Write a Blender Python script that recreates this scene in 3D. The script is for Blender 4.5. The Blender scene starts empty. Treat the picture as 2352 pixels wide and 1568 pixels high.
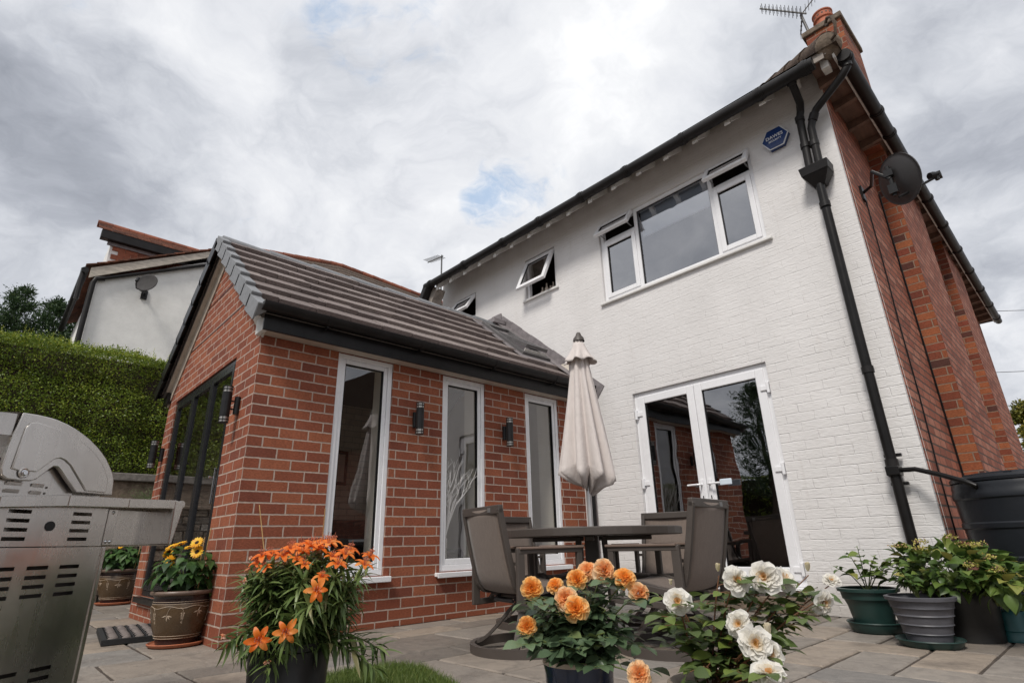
import bpy, bmesh, math, random
import numpy as np
from mathutils import Vector, Matrix
S = bpy.context.scene
COL = S.collection
R = math.radians
random.seed(7); rng = np.random.default_rng(7)

# ---------------- camera ----------------
cam_d = bpy.data.cameras.new('camera'); cam = bpy.data.objects.new('camera', cam_d); COL.objects.link(cam)
cam_d.sensor_width = 36; cam_d.lens = 1342.6/2499*36; cam_d.clip_start = .05; cam_d.clip_end = 2000
_f = Vector((-0.68407738, 0.64252955, 0.34524472)); _r = Vector((0.67793604, 0.73472557, -0.02410515)); _u = Vector((0.2691484, -0.21756405, 0.93820308))
cam.matrix_world = Matrix(((_r.x, _u.x, -_f.x, 4.0379), (_r.y, _u.y, -_f.y, -4.83366), (_r.z, _u.z, -_f.z, .56201), (0, 0, 0, 1)))
S.camera = cam
S.render.engine = 'CYCLES'
S.view_settings.view_transform = 'Standard'; S.view_settings.look = 'None'; S.view_settings.exposure = 1.08; S.view_settings.gamma = 1

# ---------------- world: cloudy sky ----------------
W = bpy.data.worlds.new('World'); S.world = W; W.use_nodes = True
nt = W.node_tree; nt.nodes.clear()
def N(t, **k):
    n = nt.nodes.new(t)
    for a, b in k.items(): setattr(n, a, b)
    return n
LK = lambda a, b: nt.links.new(a, b)
def M(op, a, b=None, c=None, clamp=False):
    n = nt.nodes.new('ShaderNodeMath'); n.operation = op; n.use_clamp = clamp
    for i, v in enumerate((a, b, c)):
        if v is None: continue
        if isinstance(v, (int, float)): n.inputs[i].default_value = v
        else: nt.links.new(v, n.inputs[i])
    return n.outputs[0]
def VM(op, a, b=None):
    n = nt.nodes.new('ShaderNodeVectorMath'); n.operation = op
    for i, v in enumerate((a, b)):
        if v is None: continue
        if isinstance(v, (tuple, list)): n.inputs[i].default_value = v
        elif isinstance(v, (int, float)): n.inputs[3].default_value = v
        else: nt.links.new(v, n.inputs[i])
    return n.outputs['Value'] if op in ('DOT_PRODUCT', 'LENGTH') else n.outputs[0]
def NZ(vec, scale, detail=6, rough=.55, dist=0, out=0):
    n = nt.nodes.new('ShaderNodeTexNoise'); n.inputs['Scale'].default_value = scale; n.inputs['Detail'].default_value = detail
    n.inputs['Roughness'].default_value = rough; n.inputs['Distortion'].default_value = dist
    if vec is not None: nt.links.new(vec, n.inputs['Vector'])
    return n.outputs[out]
def RAMP(fac, stops, interp='LINEAR'):
    n = nt.nodes.new('ShaderNodeValToRGB'); cr = n.color_ramp; cr.interpolation = interp
    while len(cr.elements) < len(stops): cr.elements.new(.5)
    for e, (p, c) in zip(cr.elements, stops):
        e.position = p; e.color = (c[0], c[1], c[2], 1) if isinstance(c, (tuple, list)) else (c, c, c, 1)
    nt.links.new(fac, n.inputs[0]); return n.outputs[0]
def MIX(f, a, b, mode='MIX'):
    n = nt.nodes.new('ShaderNodeMix'); n.data_type = 'RGBA'; n.blend_type = mode
    for i, v in ((0, f), (6, a), (7, b)):
        if isinstance(v, (int, float)): n.inputs[i].default_value = v
        elif isinstance(v, tuple): n.inputs[i].default_value = (v[0], v[1], v[2], 1)
        else: nt.links.new(v, n.inputs[i])
    return n.outputs[2]
def MR(v, a, b, c=0, d=1, smooth=True):
    n = nt.nodes.new('ShaderNodeMapRange'); n.interpolation_type = 'SMOOTHSTEP' if smooth else 'LINEAR'
    nt.links.new(v, n.inputs[0])
    for i, x in enumerate((a, b, c, d)): n.inputs[1+i].default_value = x
    return n.outputs[0]
SUN_EL, SUN_AZ = 50, 158     # degrees; azimuth of the sun clockwise from +Y
tc = N('ShaderNodeTexCoord'); D = tc.outputs['Generated']
sky = N('ShaderNodeTexSky', sky_type='NISHITA', sun_disc=False); sky.sun_elevation = R(SUN_EL); sky.sun_rotation = R(SUN_AZ); sky.air_density = 1.1; sky.dust_density = 1.5
skyc = MIX(1.0, sky.outputs[0], (.085, .085, .085), 'MULTIPLY')
sep = N('ShaderNodeSeparateXYZ'); LK(D, sep.inputs[0])
zc = M('ADD', M('MAXIMUM', sep.outputs[2], 0), .45)
cmb = N('ShaderNodeCombineXYZ'); LK(M('DIVIDE', sep.outputs[0], zc), cmb.inputs[0]); LK(M('DIVIDE', sep.outputs[1], zc), cmb.inputs[1]); cmb.inputs[2].default_value = 3.7
P = cmb.outputs[0]
warp = VM('ADD', P, VM('MULTIPLY', NZ(P, 2.0, 5, out=1), (.38, .38, .0)))
big = NZ(warp, 1.5, 8, .55)
fine = M('ADD', M('MULTIPLY', NZ(warp, 4.2, 10, .60), .5), M('MULTIPLY', M('ABSOLUTE', M('SUBTRACT', NZ(warp, 3.1, 9, .62), .5)), 1.6))
fine = M('ADD', fine, .08)
def blob(px, py, inner, outer, amt):
    # a broad cloud mass round one direction of the sky
    v = _f + _r*((px-1176)/1263.6) + _u*(-(py-784)/1263.6); v.normalize()
    return M('MULTIPLY', MR(VM('DOT_PRODUCT', VM('NORMALIZE', D), tuple(v)), math.cos(R(outer)), math.cos(R(inner))), amt)
def sum_(*a):
    t = a[0]
    for q in a[1:]: t = M('ADD', t, q)
    return t
tone = M('ADD', M('MULTIPLY', M('SUBTRACT', big, .5), 1.9), M('MULTIPLY', M('SUBTRACT', fine, .5), 1.0))
for b in ((1150, 200, 5, 24, .10), (640, 470, 2, 15, .10), (1500, 80, 2, 12, .06), (250, 130, 2, 15, .0), (40, 440, 3, 13, -.10), (2350, 470, 3, 12, -.16),
          (2150, 160, 2, 12, -.10), (2340, 850, 2, 10, .12), (120, 620, 2, 8, .10), (750, 260, 2, 8, -.08), (1950, 60, 2, 8, -.02)):
    tone = M('ADD', tone, blob(*b))
tone = M('ADD', tone, .56)
cloud = RAMP(tone, [(.0, (.195, .208, .238)), (.22, (.27, .284, .318)), (.42, (.37, .384, .415)), (.60, (.46, .470, .495)), (.8, (.525, .532, .548)), (1, (.62, .623, .63))])
gn = M('MULTIPLY', M('SUBTRACT', NZ(warp, 6.5, 10, .68), .5), 4.6)
gap = sum_(*[blob(a, b, .1, c, w) for a, b, c, w in ((1185, 440, 7, .62), (1120, 475, 4, .3), (840, 100, 6, .34), (690, 5, 4.5, .25), (610, 490, 5, .34), (60, 15, 6, .34), (1010, 70, 5, .34))])
hole = MR(M('ADD', gap, M('MULTIPLY', gn, MR(gap, .02, .4))), .35, 1.5)
blue = MIX(.6, skyc, (.20, .34, .53))
skyfin = MIX(M('MULTIPLY', hole, .68), cloud, blue)
below = MR(sep.outputs[2], -.08, .0)
skyfin = MIX(below, (.16, .15, .13), skyfin)
bg = N('ShaderNodeBackground'); bg.inputs[1].default_value = 0.82; LK(skyfin, bg.inputs[0])
wo = N('ShaderNodeOutputWorld'); LK(bg.outputs[0], wo.inputs[0])
sd = bpy.data.lights.new('sun', 'SUN'); sd.energy = 1.3; sd.angle = R(14); sd.color = (1, .95, .88)
so = bpy.data.objects.new('sun', sd); COL.objects.link(so)
sv = Vector((math.sin(R(SUN_AZ))*math.cos(R(SUN_EL)), math.cos(R(SUN_AZ))*math.cos(R(SUN_EL)), math.sin(R(SUN_EL))))
so.rotation_euler = sv.to_track_quat('Z', 'Y').to_euler(); so.location = sv*30

# ---------------- materials ----------------
def newmat(name):
    global nt
    m = bpy.data.materials.new(name); m.use_nodes = True; nt = m.node_tree; nt.nodes.clear()
    o = nt.nodes.new('ShaderNodeOutputMaterial'); b = nt.nodes.new('ShaderNodeBsdfPrincipled'); nt.links.new(b.outputs[0], o.inputs[0])
    return m, b, o
def setc(b, key, v):
    i = b.inputs[key]
    if isinstance(v, (int, float)): i.default_value = v
    elif isinstance(v, (tuple, list)): i.default_value = (v[0], v[1], v[2], 1)
    else: nt.links.new(v, i)
def OC():
    return nt.nodes.new('ShaderNodeTexCoord').outputs['Object']
def bump(b, h, dist=.01, strength=1.0):
    n = nt.nodes.new('ShaderNodeBump'); n.inputs['Distance'].default_value = dist; n.inputs['Strength'].default_value = strength
    nt.links.new(h, n.inputs['Height']); nt.links.new(n.outputs[0], b.inputs['Normal'])
def stretch(v, s):
    return VM('MULTIPLY', v, s)
def ATT(name='rnd'):
    n = nt.nodes.new('ShaderNodeAttribute'); n.attribute_name = name; return n.outputs['Fac']
MT = {}
def simple(key, col, rough=.5, metal=0, var=.18, scale=14, bmp=.0, bscale=60, spec=.5, st=(1, 1, 1), coat=0):
    m, b, o = newmat(key); v = OC()
    if st != (1, 1, 1): v = stretch(v, st)
    n1 = NZ(v, scale, 6, .6)
    lo = tuple(c*(1-var) for c in col); hi = tuple(min(1, c*(1+var)) for c in col)
    setc(b, 'Base Color', RAMP(n1, [(.3, lo), (.7, hi)]))
    setc(b, 'Roughness', M('ADD', M('MULTIPLY', NZ(v, scale*2.3, 4), .22), rough-.11, clamp=True)); b.inputs['Metallic'].default_value = metal
    b.inputs['Specular IOR Level'].default_value = spec; b.inputs['Coat Weight'].default_value = coat
    if bmp: bump(b, NZ(v, bscale, 5), bmp)
    MT[key] = m; return m

def brickvec(ueven=3.587, zoff=.0435, ybased=True):
    v = OC(); s = nt.nodes.new('ShaderNodeSeparateXYZ'); nt.links.new(v, s.inputs[0])
    g = nt.nodes.new('ShaderNodeNewGeometry'); gs = nt.nodes.new('ShaderNodeSeparateXYZ'); nt.links.new(g.outputs['Normal'], gs.inputs[0])
    isY = M('GREATER_THAN', M('ABSOLUTE', gs.outputs[1]), .7)
    u1 = M('ADD', s.outputs[1], ueven); u2 = M('ADD', s.outputs[0], .1125)
    u = M('ADD', M('MULTIPLY', u1, M('SUBTRACT', 1, isY)), M('MULTIPLY', u2, isY))
    c = nt.nodes.new('ShaderNodeCombineXYZ'); nt.links.new(u, c.inputs[0]); nt.links.new(M('SUBTRACT', s.outputs[2], zoff), c.inputs[1])
    return v, c.outputs[0], s
def BR(vec, w, h, mortar, smooth, bias=0):
    n = nt.nodes.new('ShaderNodeTexBrick'); n.offset = .5; n.squash = 1; nt.links.new(vec, n.inputs['Vector'])
    n.inputs['Color1'].default_value = (0, 0, 0, 1); n.inputs['Color2'].default_value = (1, 1, 1, 1); n.inputs['Mortar'].default_value = (.5, .5, .5, 1)
    n.inputs['Scale'].default_value = 1; n.inputs['Brick Width'].default_value = w; n.inputs['Row Height'].default_value = h
    n.inputs['Mortar Size'].default_value = mortar; n.inputs['Mortar Smooth'].default_value = smooth; n.inputs['Bias'].default_value = bias
    return n.outputs['Color'], n.outputs['Fac']
def brick_mat(key, w=.2155, h=.075, mort=.0060, stops=None, mcol=(.47, .36, .30), dist=.006, dpc=True, blotch=.42, wob=.0020):
    m, b, o = newmat(key); v, bv, s = brickvec()
    wv = VM('ADD', bv, VM('MULTIPLY', VM('SUBTRACT', NZ(v, 30, 3, out=1), (.5, .5, .5)), (wob*3, wob*3, 0)))
    c, f = BR(wv, w, h, mort, .25)
    rnd = nt.nodes.new('ShaderNodeSeparateColor'); nt.links.new(c, rnd.inputs[0]); rnd = rnd.outputs[0]
    col = RAMP(rnd, stops)
    grain = NZ(stretch(v, (1, 1, 2.2)), 55, 6, .65)
    col = MIX(blotch, col, RAMP(grain, [(.3, (.10, .10, .10)), (.5, (.5, .5, .5)), (.7, (.85, .85, .85))]), 'OVERLAY')
    col = MIX(.25, col, RAMP(NZ(v, 9, 5), [(.35, (.32, .30, .30)), (.65, (.62, .62, .60))]), 'OVERLAY')
    if dpc:
        low = MR(s.outputs[2], .172, .170); col = MIX(low, col, MIX(.5, col, (.22, .062, .033)))
    eff = MR(NZ(v, 2.6, 8, .68), .60, .80, 0, .22); col = MIX(eff, col, (.42, .34, .29)); dk = MR(NZ(stretch(v, (1, 1, .5)), 4.1, 8, .7), .58, .78, 0, .35); col = MIX(dk, col, (.09, .035, .025))
    sp = MR(NZ(v, 260, 2), .70, .74); col = MIX(M('MULTIPLY', sp, .5), col, (.45, .30, .24))
    mc = MIX(.5, mcol, RAMP(NZ(v, 40, 5), [(.3, tuple(x*.6 for x in mcol)), (.7, tuple(min(1, x*1.25) for x in mcol))]))
    setc(b, 'Base Color', MIX(f, col, mc)); b.inputs['Roughness'].default_value = .85; b.inputs['Specular IOR Level'].default_value = .3
    hgt = M('ADD', M('SUBTRACT', 1, f), M('MULTIPLY', grain, .28)); bump(b, hgt, dist)
    MT[key] = m
brick_mat('brick_new', stops=[(0, (.18, .055, .035)), (.18, (.225, .068, .039)), (.6, (.275, .085, .045)), (.85, (.32, .108, .055)), (1, (.26, .080, .046))])
brick_mat('brick_band', stops=[(0, (.15, .040, .024)), (1, (.30, .09, .045))])
brick_mat('brick_old', w=.23, h=.078, mort=.0085, mcol=(.11, .075, .06), dpc=False, blotch=.25, wob=.001, dist=.010,
          stops=[(0, (.22, .075, .048)), (.25, (.30, .10, .062)), (.6, (.37, .135, .085)), (.85, (.43, .19, .13)), (1, (.33, .115, .07))])
brick_mat('brick_quoin', w=.23, h=.078, mort=.006, mcol=(.26, .18, .13), dpc=False, blotch=.5, wob=.002, dist=.010,
          stops=[(0, (.05, .028, .025)), (.12, (.15, .040, .024)), (.55, (.24, .068, .032)), (.85, (.30, .10, .042)), (1, (.20, .05, .03))])
brick_mat('brick_inner', w=.22, h=.075, mort=.004, mcol=(.40, .36, .30), dpc=False, blotch=.1, stops=[(0, (.60, .53, .44)), (1, (.68, .60, .50))])

def white_wall():
    m, b, o = newmat('white_brick'); v = OC(); s = nt.nodes.new('ShaderNodeSeparateXYZ'); nt.links.new(v, s.inputs[0])
    c = nt.nodes.new('ShaderNodeCombineXYZ'); nt.links.new(M('ADD', s.outputs[0], 0), c.inputs[0]); nt.links.new(s.outputs[2], c.inputs[1])
    wv = VM('ADD', c.outputs[0], VM('MULTIPLY', VM('SUBTRACT', NZ(v, 7, 5, out=1), (.5, .5, .5)), (.020, .011, 0)))
    _, f = BR(wv, .225, .0765, .0050, .9)
    keep = RAMP(NZ(stretch(v, (1, 1, 3)), 4.4, 6), [(.38, .25), (.62, 1)])
    lowz = MR(s.outputs[2], 3.2, 1.6, .50, 1.0)
    f2 = M('MULTIPLY', f, M('MULTIPLY', keep, lowz))
    peb = NZ(stretch(v, (1, 1, 1.9)), 21, 7, .55); rag = NZ(stretch(v, (.55, 1, 2.6)), 26, 5, .6)
    h = M('SUBTRACT', M('ADD', M('MULTIPLY', peb, 1.0), M('MULTIPLY', MR(rag, .46, .70), .32)), M('MULTIPLY', f2, .95))
    h = M('ADD', h, M('MULTIPLY', NZ(v, 150, 3), .18))
    bump(b, h, .0034)
    base = RAMP(NZ(v, 2.2, 7, .6), [(.3, (.665, .648, .640)), (.7, (.745, .728, .722))])
    dirt = MR(NZ(stretch(v, (3, 1, .6)), 3.5, 8, .65), .56, .8, 0, .35)
    base = MIX(M('MULTIPLY', dirt, .9), base, (.52, .47, .42))
    splash = MR(M('ADD', s.outputs[2], M('MULTIPLY', NZ(stretch(v, (1, 1, 1)), 5, 7, .65), .45)), .62, .25, 0, .55); base = MIX(splash, base, (.34, .30, .26))
    run_ = MR(NZ(stretch(v, (9, 1, .35)), 2.2, 6, .6), .58, .80, 0, .30); base = MIX(run_, base, (.46, .41, .37))
    chip = MR(NZ(v, 34, 4, .5), .735, .755, 0, .8); base = MIX(chip, base, (.45, .33, .26))
    top_dark_band = MR(M('ADD', s.outputs[2], M('MULTIPLY', NZ(stretch(v, (2, 1, 1)), 2.5, 6), .5)), 4.60, 5.0, 0, .45); base = MIX(top_dark_band, base, (.42, .37, .31))
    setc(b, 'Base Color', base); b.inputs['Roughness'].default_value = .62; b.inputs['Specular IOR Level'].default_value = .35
    MT['white_brick'] = m
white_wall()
simple('white_render', (.74, .73, .71), .8, var=.10, scale=3, bmp=.004, bscale=30)
simple('upvc', (.80, .80, .82), .28, var=.03, scale=3, spec=.5)
simple('cream', (.50, .43, .36), .6, var=.10, scale=12)
simple('cream_old', (.46, .41, .35), .8, var=.3, scale=20, bmp=.004, bscale=40, st=(1, .3, 1))
simple('black_plastic', (.011, .010, .010), .34, var=.3, scale=8, spec=.22)
simple('gutter', (.016, .0145, .0145), .42, var=.35, scale=6, bmp=.0006, bscale=80, spec=.22)
simple('black_metal', (.018, .018, .019), .33, var=.2, scale=20, spec=.22)
simple('anthracite', (.020, .020, .022), .25, var=.15, scale=10, spec=.22)
simple('verge_grey', (.20, .205, .215), .55, var=.12, scale=20)
simple('lead', (.20, .18, .185), .55, var=.25, scale=12, bmp=.004, bscale=25)
simple('velux', (.10, .095, .095), .4, var=.15)
simple('joint_dark', (.060, .046, .036), .95, var=.5, scale=30)
simple('render_cement', (.17, .155, .14), .9, var=.3, scale=15, bmp=.006, bscale=40)
simple('terracotta', (.42, .13, .07), .75, var=.25, scale=14, bmp=.002)
simple('terracotta_tray', (.36, .115, .055), .6, var=.12, scale=14)
simple('wood_soffit', (.16, .095, .07), .8, var=.4, scale=10, bmp=.004, st=(1, .2, 1))
simple('white_wood', (.62, .60, .57), .7, var=.2, scale=16, bmp=.002)
simple('dirty_wood', (.30, .265, .235), .8, var=.4, scale=14, bmp=.003)
simple('chair_frame', (.068, .056, .049), .48, var=.07, scale=6)
simple('arm_wood', (.17, .12, .095), .5, var=.3, scale=18, st=(.25, 3, 3))
simple('chrome', (.62, .62, .63), .22, 1, var=.06)
simple('diffuser', (.42, .41, .39), .3, .4, var=.06)
simple('alu', (.62, .61, .61), .35, .7, var=.06)
simple('galv', (.30, .30, .30), .5, .6, var=.2)
simple('room_wall', (.66, .60, .52), .9, var=.06, scale=4)  # base colour raised to brighten the room without an indoor lamp
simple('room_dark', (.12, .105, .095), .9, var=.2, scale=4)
simple('room_floor', (.26, .20, .15), .6, var=.3, scale=6)
simple('dark_fabric', (.035, .032, .033), .9, var=.4, scale=12)
simple('reveal_cream', (.78, .74, .66), .85, var=.05, scale=5, st=(1, 20, 1))  # used on window reveals; cream paint, lightened because little light reaches them
simple('blue_blind', (.62, .70, .78), .85, var=.05, scale=5)
simple('twig_white', (.90, .88, .86), .6, var=.1, scale=20)  # near-white albedo so twigs show bright in the dim room
simple('dish', (.050, .047, .048), .5, var=.12, scale=8)
simple('butt', (.012, .014, .018), .36, spec=.35, var=.2, scale=5, bmp=.001, bscale=20)
simple('green_plastic', (.016, .043, .038), .42, var=.15, scale=8)
simple('grey_plastic', (.075, .075, .086), .5, var=.22, scale=10)
simple('teal_plastic', (.008, .065, .070), .4, var=.2, scale=10)
simple('black_pot', (.012, .012, .012), .42, var=.3, scale=10)
simple('blue_glaze', (.010, .022, .055), .12, var=.4, scale=6, spec=.7)
simple('beige_pot', (.42, .35, .28), .6, var=.15, scale=14, bmp=.002)
simple('soil', (.035, .022, .015), .95, var=.5, scale=60, bmp=.01, bscale=90)
simple('stem', (.10, .13, .035), .6, var=.3, scale=20)
simple('stem_red', (.17, .075, .035), .6, var=.3, scale=20)
simple('bark', (.07, .05, .035), .9, var=.4, scale=20, bmp=.01, bscale=30)
simple('cane', (.48, .31, .13), .6, var=.2, scale=30)
simple('rubber', (.014, .014, .015), .7, var=.3, scale=30)
simple('pebble', (.15, .125, .115), .8, var=.35, scale=25)
simple('blue_box', (.010, .035, .14), .25, var=.1)
simple('white_print', (.70, .72, .75), .5, var=.03)
simple('plasterpink', (.45, .33, .27), .9)
simple('flower_core', (.42, .20, .03), .8, var=.4, scale=200)
simple('disk_brown', (.030, .012, .006), .9, var=.4, scale=200, bmp=.003, bscale=300)
simple('concrete_cap', (.15, .115, .085), .9, var=.45, scale=18, bmp=.008, bscale=45)
simple('moss_tile', (.075, .05, .035), .9, var=.5, scale=22, bmp=.01, bscale=50)
simple('kerb', (.26, .225, .195), .85, var=.2, scale=12, bmp=.003)
simple('scarf', (.14, .14, .15), .5, .5)

LEAFY = {'hedge_leaf': (1.75, 1.6, 1.25), 'conifer_leaf': (1.5,)*3, 'juniper_leaf': (1.4,)*3, 'lily_leaf': (1.35, 1.25, 1.1), 'rose_leaf': (1.2,)*3, 'rose_leaf_pale': (1.3, 1.25, 1.1), 'sunflower_leaf': (1.4,)*3, 'hydrangea_leaf': (1.4,)*3, 'yellow_tree_leaf': (1.3,)*3}
def attr_mat(key, stops, rough=.7, bmp=.004, bscale=40, grain=.4, gs=14, st=(1, 1, 1), spec=.4, trans=0, metal=0):
    if key in LEAFY: stops = [(p, tuple(min(.9, x*q) for x, q in zip(c, LEAFY[key]))) for p, c in stops]
    m, b, o = newmat(key); v = OC(); a = ATT()
    if st != (1, 1, 1): v = stretch(v, st)
    col = RAMP(a, stops)
    if grain: col = MIX(grain, col, RAMP(NZ(v, gs, 7, .62), [(.3, (.2, .2, .2)), (.5, (.5, .5, .5)), (.7, (.8, .8, .8))]), 'OVERLAY')
    setc(b, 'Base Color', col); b.inputs['Roughness'].default_value = rough; b.inputs['Specular IOR Level'].default_value = spec; b.inputs['Metallic'].default_value = metal
    if bmp: bump(b, NZ(v, bscale, 6, .6), bmp)
    if trans:
        t = nt.nodes.new('ShaderNodeBsdfTranslucent'); nt.links.new(col, t.inputs[0]); x = nt.nodes.new('ShaderNodeMixShader'); x.inputs[0].default_value = trans
        nt.links.new(b.outputs[0], x.inputs[1]); nt.links.new(t.outputs[0], x.inputs[2]); nt.links.new(x.outputs[0], o.inputs[0])
    MT[key] = m
def slab_mat():
    m, b, o = newmat('sandstone'); v = OC(); a = ATT()
    col = RAMP(a, [(0, (.150, .132, .116)), (.2, (.20, .172, .148)), (.4, (.25, .222, .195)), (.6, (.165, .158, .152)), (.8, (.285, .235, .190)), (1, (.22, .205, .19))])
    vv = VM('ADD', stretch(v, (1, 1.9, 1)), VM('MULTIPLY', NZ(v, 2.4, 4, out=1), (1.2, 1.6, 0)))
    strat = NZ(vv, 6, 8, .62)
    col = MIX(.38, col, RAMP(strat, [(.28, (.16, .16, .17)), (.5, (.5, .5, .49)), (.72, (.80, .77, .73))]), 'OVERLAY')
    st = MR(NZ(v, 2.6, 8, .70), .50, .72, 0, .62); col = MIX(st, col, (.11, .092, .078))
    li = MR(NZ(v, 26, 5, .6), .69, .76, 0, .4); col = MIX(li, col, (.34, .32, .29))
    setc(b, 'Base Color', col); setc(b, 'Roughness', RAMP(NZ(v, 5, 5), [(.3, .48), (.7, .78)])); b.inputs['Specular IOR Level'].default_value = .35
    bump(b, M('ADD', strat, M('MULTIPLY', NZ(v, 70, 5), .25)), .008)
    MT['sandstone'] = m
slab_mat()

attr_mat('tile_grey', [(0, (.150, .122, .115)), (.5, (.195, .160, .150)), (1, (.245, .205, .19))], .85, .004, 90, .45, 60)
attr_mat('tile_red', [(0, (.09, .042, .030)), (.5, (.14, .058, .036)), (1, (.21, .080, .048))], .9, .006, 60, .6, 18)
attr_mat('tile_orange', [(0, (.16, .055, .032)), (1, (.27, .090, .050))], .85, .004, 60, .4, 30)
attr_mat('rubble', [(0, (.07, .055, .042)), (.4, (.12, .095, .07)), (.7, (.15, .14, .125)), (1, (.21, .16, .115))], .9, .02, 22, .6, 12)
attr_mat('hedge_leaf', [(0, (.035, .062, .010)), (.3, (.075, .125, .018)), (.6, (.14, .20, .030)), (.85, (.25, .30, .055)), (1, (.38, .40, .11))], .40, 0, grain=0, trans=.25)
attr_mat('conifer_leaf', [(0, (.014, .030, .012)), (.6, (.030, .058, .020)), (1, (.065, .10, .035))], .6, 0, grain=0, trans=.15)
attr_mat('juniper_leaf', [(0, (.05, .085, .03)), (1, (.13, .18, .075))], .6, 0, grain=0, trans=.15)
attr_mat('yellow_tree_leaf', [(0, (.05, .07, .012)), (.5, (.13, .13, .02)), (1, (.25, .19, .03))], .6, 0, grain=0, trans=.2)
attr_mat('lily_leaf', [(0, (.035, .066, .020)), (.5, (.080, .13, .042)), (.85, (.15, .21, .08)), (1, (.20, .20, .10))], .38, 0, grain=0, trans=.22)
attr_mat('rose_leaf', [(0, (.040, .066, .034)), (.5, (.070, .110, .056)), (.9, (.12, .165, .085)), (1, (.13, .16, .05))], .34, 0, grain=0, trans=.15)
attr_mat('rose_leaf_pale', [(0, (.040, .066, .024)), (.5, (.080, .120, .042)), (.85, (.13, .18, .04)), (1, (.24, .23, .06))], .38, 0, grain=0, trans=.22)
attr_mat('sunflower_leaf', [(0, (.018, .044, .012)), (.6, (.038, .082, .020)), (1, (.07, .13, .035))], .5, 0, grain=0, trans=.2)
attr_mat('hydrangea_leaf', [(0, (.022, .045, .012)), (.5, (.055, .095, .020)), (.85, (.12, .16, .035)), (1, (.21, .19, .05))], .42, 0, grain=0, trans=.2)
attr_mat('grass_blade', [(0, (.060, .105, .018)), (.6, (.13, .19, .040)), (1, (.27, .29, .09))], .5, 0, grain=0, trans=.3)
attr_mat('lily_petal', [(0, (.80, .14, .015)), (.6, (.92, .24, .03)), (1, (.93, .38, .10))], .45, 0, grain=.12, gs=120, trans=.4)
attr_mat('wilt_petal', [(0, (.50, .12, .03)), (.6, (.70, .32, .18)), (1, (.78, .55, .45))], .6, 0, grain=.2, gs=120, trans=.3)
attr_mat('rose_orange', [(0, (.93, .42, .06)), (.5, (.95, .56, .17)), (1, (.96, .70, .36))], .5, 0, grain=.05, gs=90, trans=.5)  # orange and peach petals lightened to cancel shadow between layers
attr_mat('rose_peach', [(0, (.93, .48, .17)), (.5, (.94, .62, .34)), (1, (.95, .76, .52))], .5, 0, grain=.05, gs=90, trans=.5)
attr_mat('rose_white', [(0, (.72, .44, .20)), (.14, (.76, .66, .50)), (.4, (.80, .77, .70)), (1, (.88, .86, .82))], .55, 0, grain=.04, gs=90, trans=.42)
attr_mat('bud_white', [(0, (.30, .32, .10)), (.3, (.72, .62, .38)), (1, (.80, .74, .60))], .5, 0, grain=.05, trans=.2)
attr_mat('sun_petal', [(0, (.72, .30, .006)), (.5, (.85, .45, .012)), (1, (.88, .58, .03))], .5, 0, grain=.1, gs=100, trans=.25)
attr_mat('hydra_floret', [(0, (.30, .28, .06)), (.8, (.50, .44, .12)), (1, (.50, .22, .28))], .6, 0, grain=0, trans=.2)

def steel_mat():
    m, b, o = newmat('stainless'); v = OC()
    n = NZ(stretch(v, (14, 14, .6)), 6, 2, .5); sm = NZ(v, 5, 5, .6)
    setc(b, 'Base Color', RAMP(sm, [(.3, (.46, .43, .40)), (.7, (.62, .585, .55))])); b.inputs['Metallic'].default_value = .92
    setc(b, 'Roughness', M('ADD', M('ADD', M('MULTIPLY', sm, .20), M('MULTIPLY', n, .10)), .12)); bump(b, NZ(v, 4.5, 1), .0018)
    MT['stainless'] = m
steel_mat()
def fabric_mat(key, col, s=300, weave=.35):
    m, b, o = newmat(key); v = OC()
    w = nt.nodes.new('ShaderNodeTexWave'); w.inputs['Scale'].default_value = s; nt.links.new(v, w.inputs[0])
    st = NZ(stretch(v, (1, 1, .12)), 90, 4, .6)
    c = MIX(weave, col, RAMP(st, [(.3, tuple(x*.72 for x in col)), (.7, tuple(min(1, x*1.3) for x in col))]))
    setc(b, 'Base Color', c); b.inputs['Roughness'].default_value = .85; b.inputs['Specular IOR Level'].default_value = .25; b.inputs['Sheen Weight'].default_value = .15
    bump(b, M('ADD', NZ(v, 260, 3), M('MULTIPLY', NZ(stretch(v, (1, 1, .6)), 16, 5, .6), 5.0 if key == 'canopy' else .8)), .0014); MT[key] = m
fabric_mat('sling', (.165, .130, .110)); fabric_mat('canopy', (.60, .545, .52), weave=.18)
def glass_mat(key, f0=.16, tint=(.80, .82, .82), wav=.0):
    m, b, o = newmat(key); nt.nodes.remove(b)
    g = nt.nodes.new('ShaderNodeNewGeometry'); d = M('ABSOLUTE', VM('DOT_PRODUCT', g.outputs['Normal'], g.outputs['Incoming']))
    fr = M('ADD', M('MULTIPLY', M('POWER', M('SUBTRACT', 1, d, clamp=True), 4.2), 1-f0), f0)
    t = nt.nodes.new('ShaderNodeBsdfTransparent'); t.inputs[0].default_value = (*tint, 1)
    gl = nt.nodes.new('ShaderNodeBsdfGlossy'); gl.inputs['Roughness'].default_value = .004; gl.inputs[0].default_value = (.95, .95, .97, 1)
    if wav:
        bp = nt.nodes.new('ShaderNodeBump'); bp.inputs['Distance'].default_value = wav; nt.links.new(NZ(OC(), 1.6, 2), bp.inputs['Height']); nt.links.new(bp.outputs[0], gl.inputs['Normal'])
    x = nt.nodes.new('ShaderNodeMixShader'); nt.links.new(fr, x.inputs[0]); nt.links.new(t.outputs[0], x.inputs[1]); nt.links.new(gl.outputs[0], x.inputs[2]); nt.links.new(x.outputs[0], o.inputs[0])
    MT[key] = m
simple('dish_grey', (.055, .052, .052), .7, spec=.15)  # colour darkened to offset bright sky light on the bowl
simple('aerial_grey', (.12, .12, .12), .5, .3)
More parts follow.
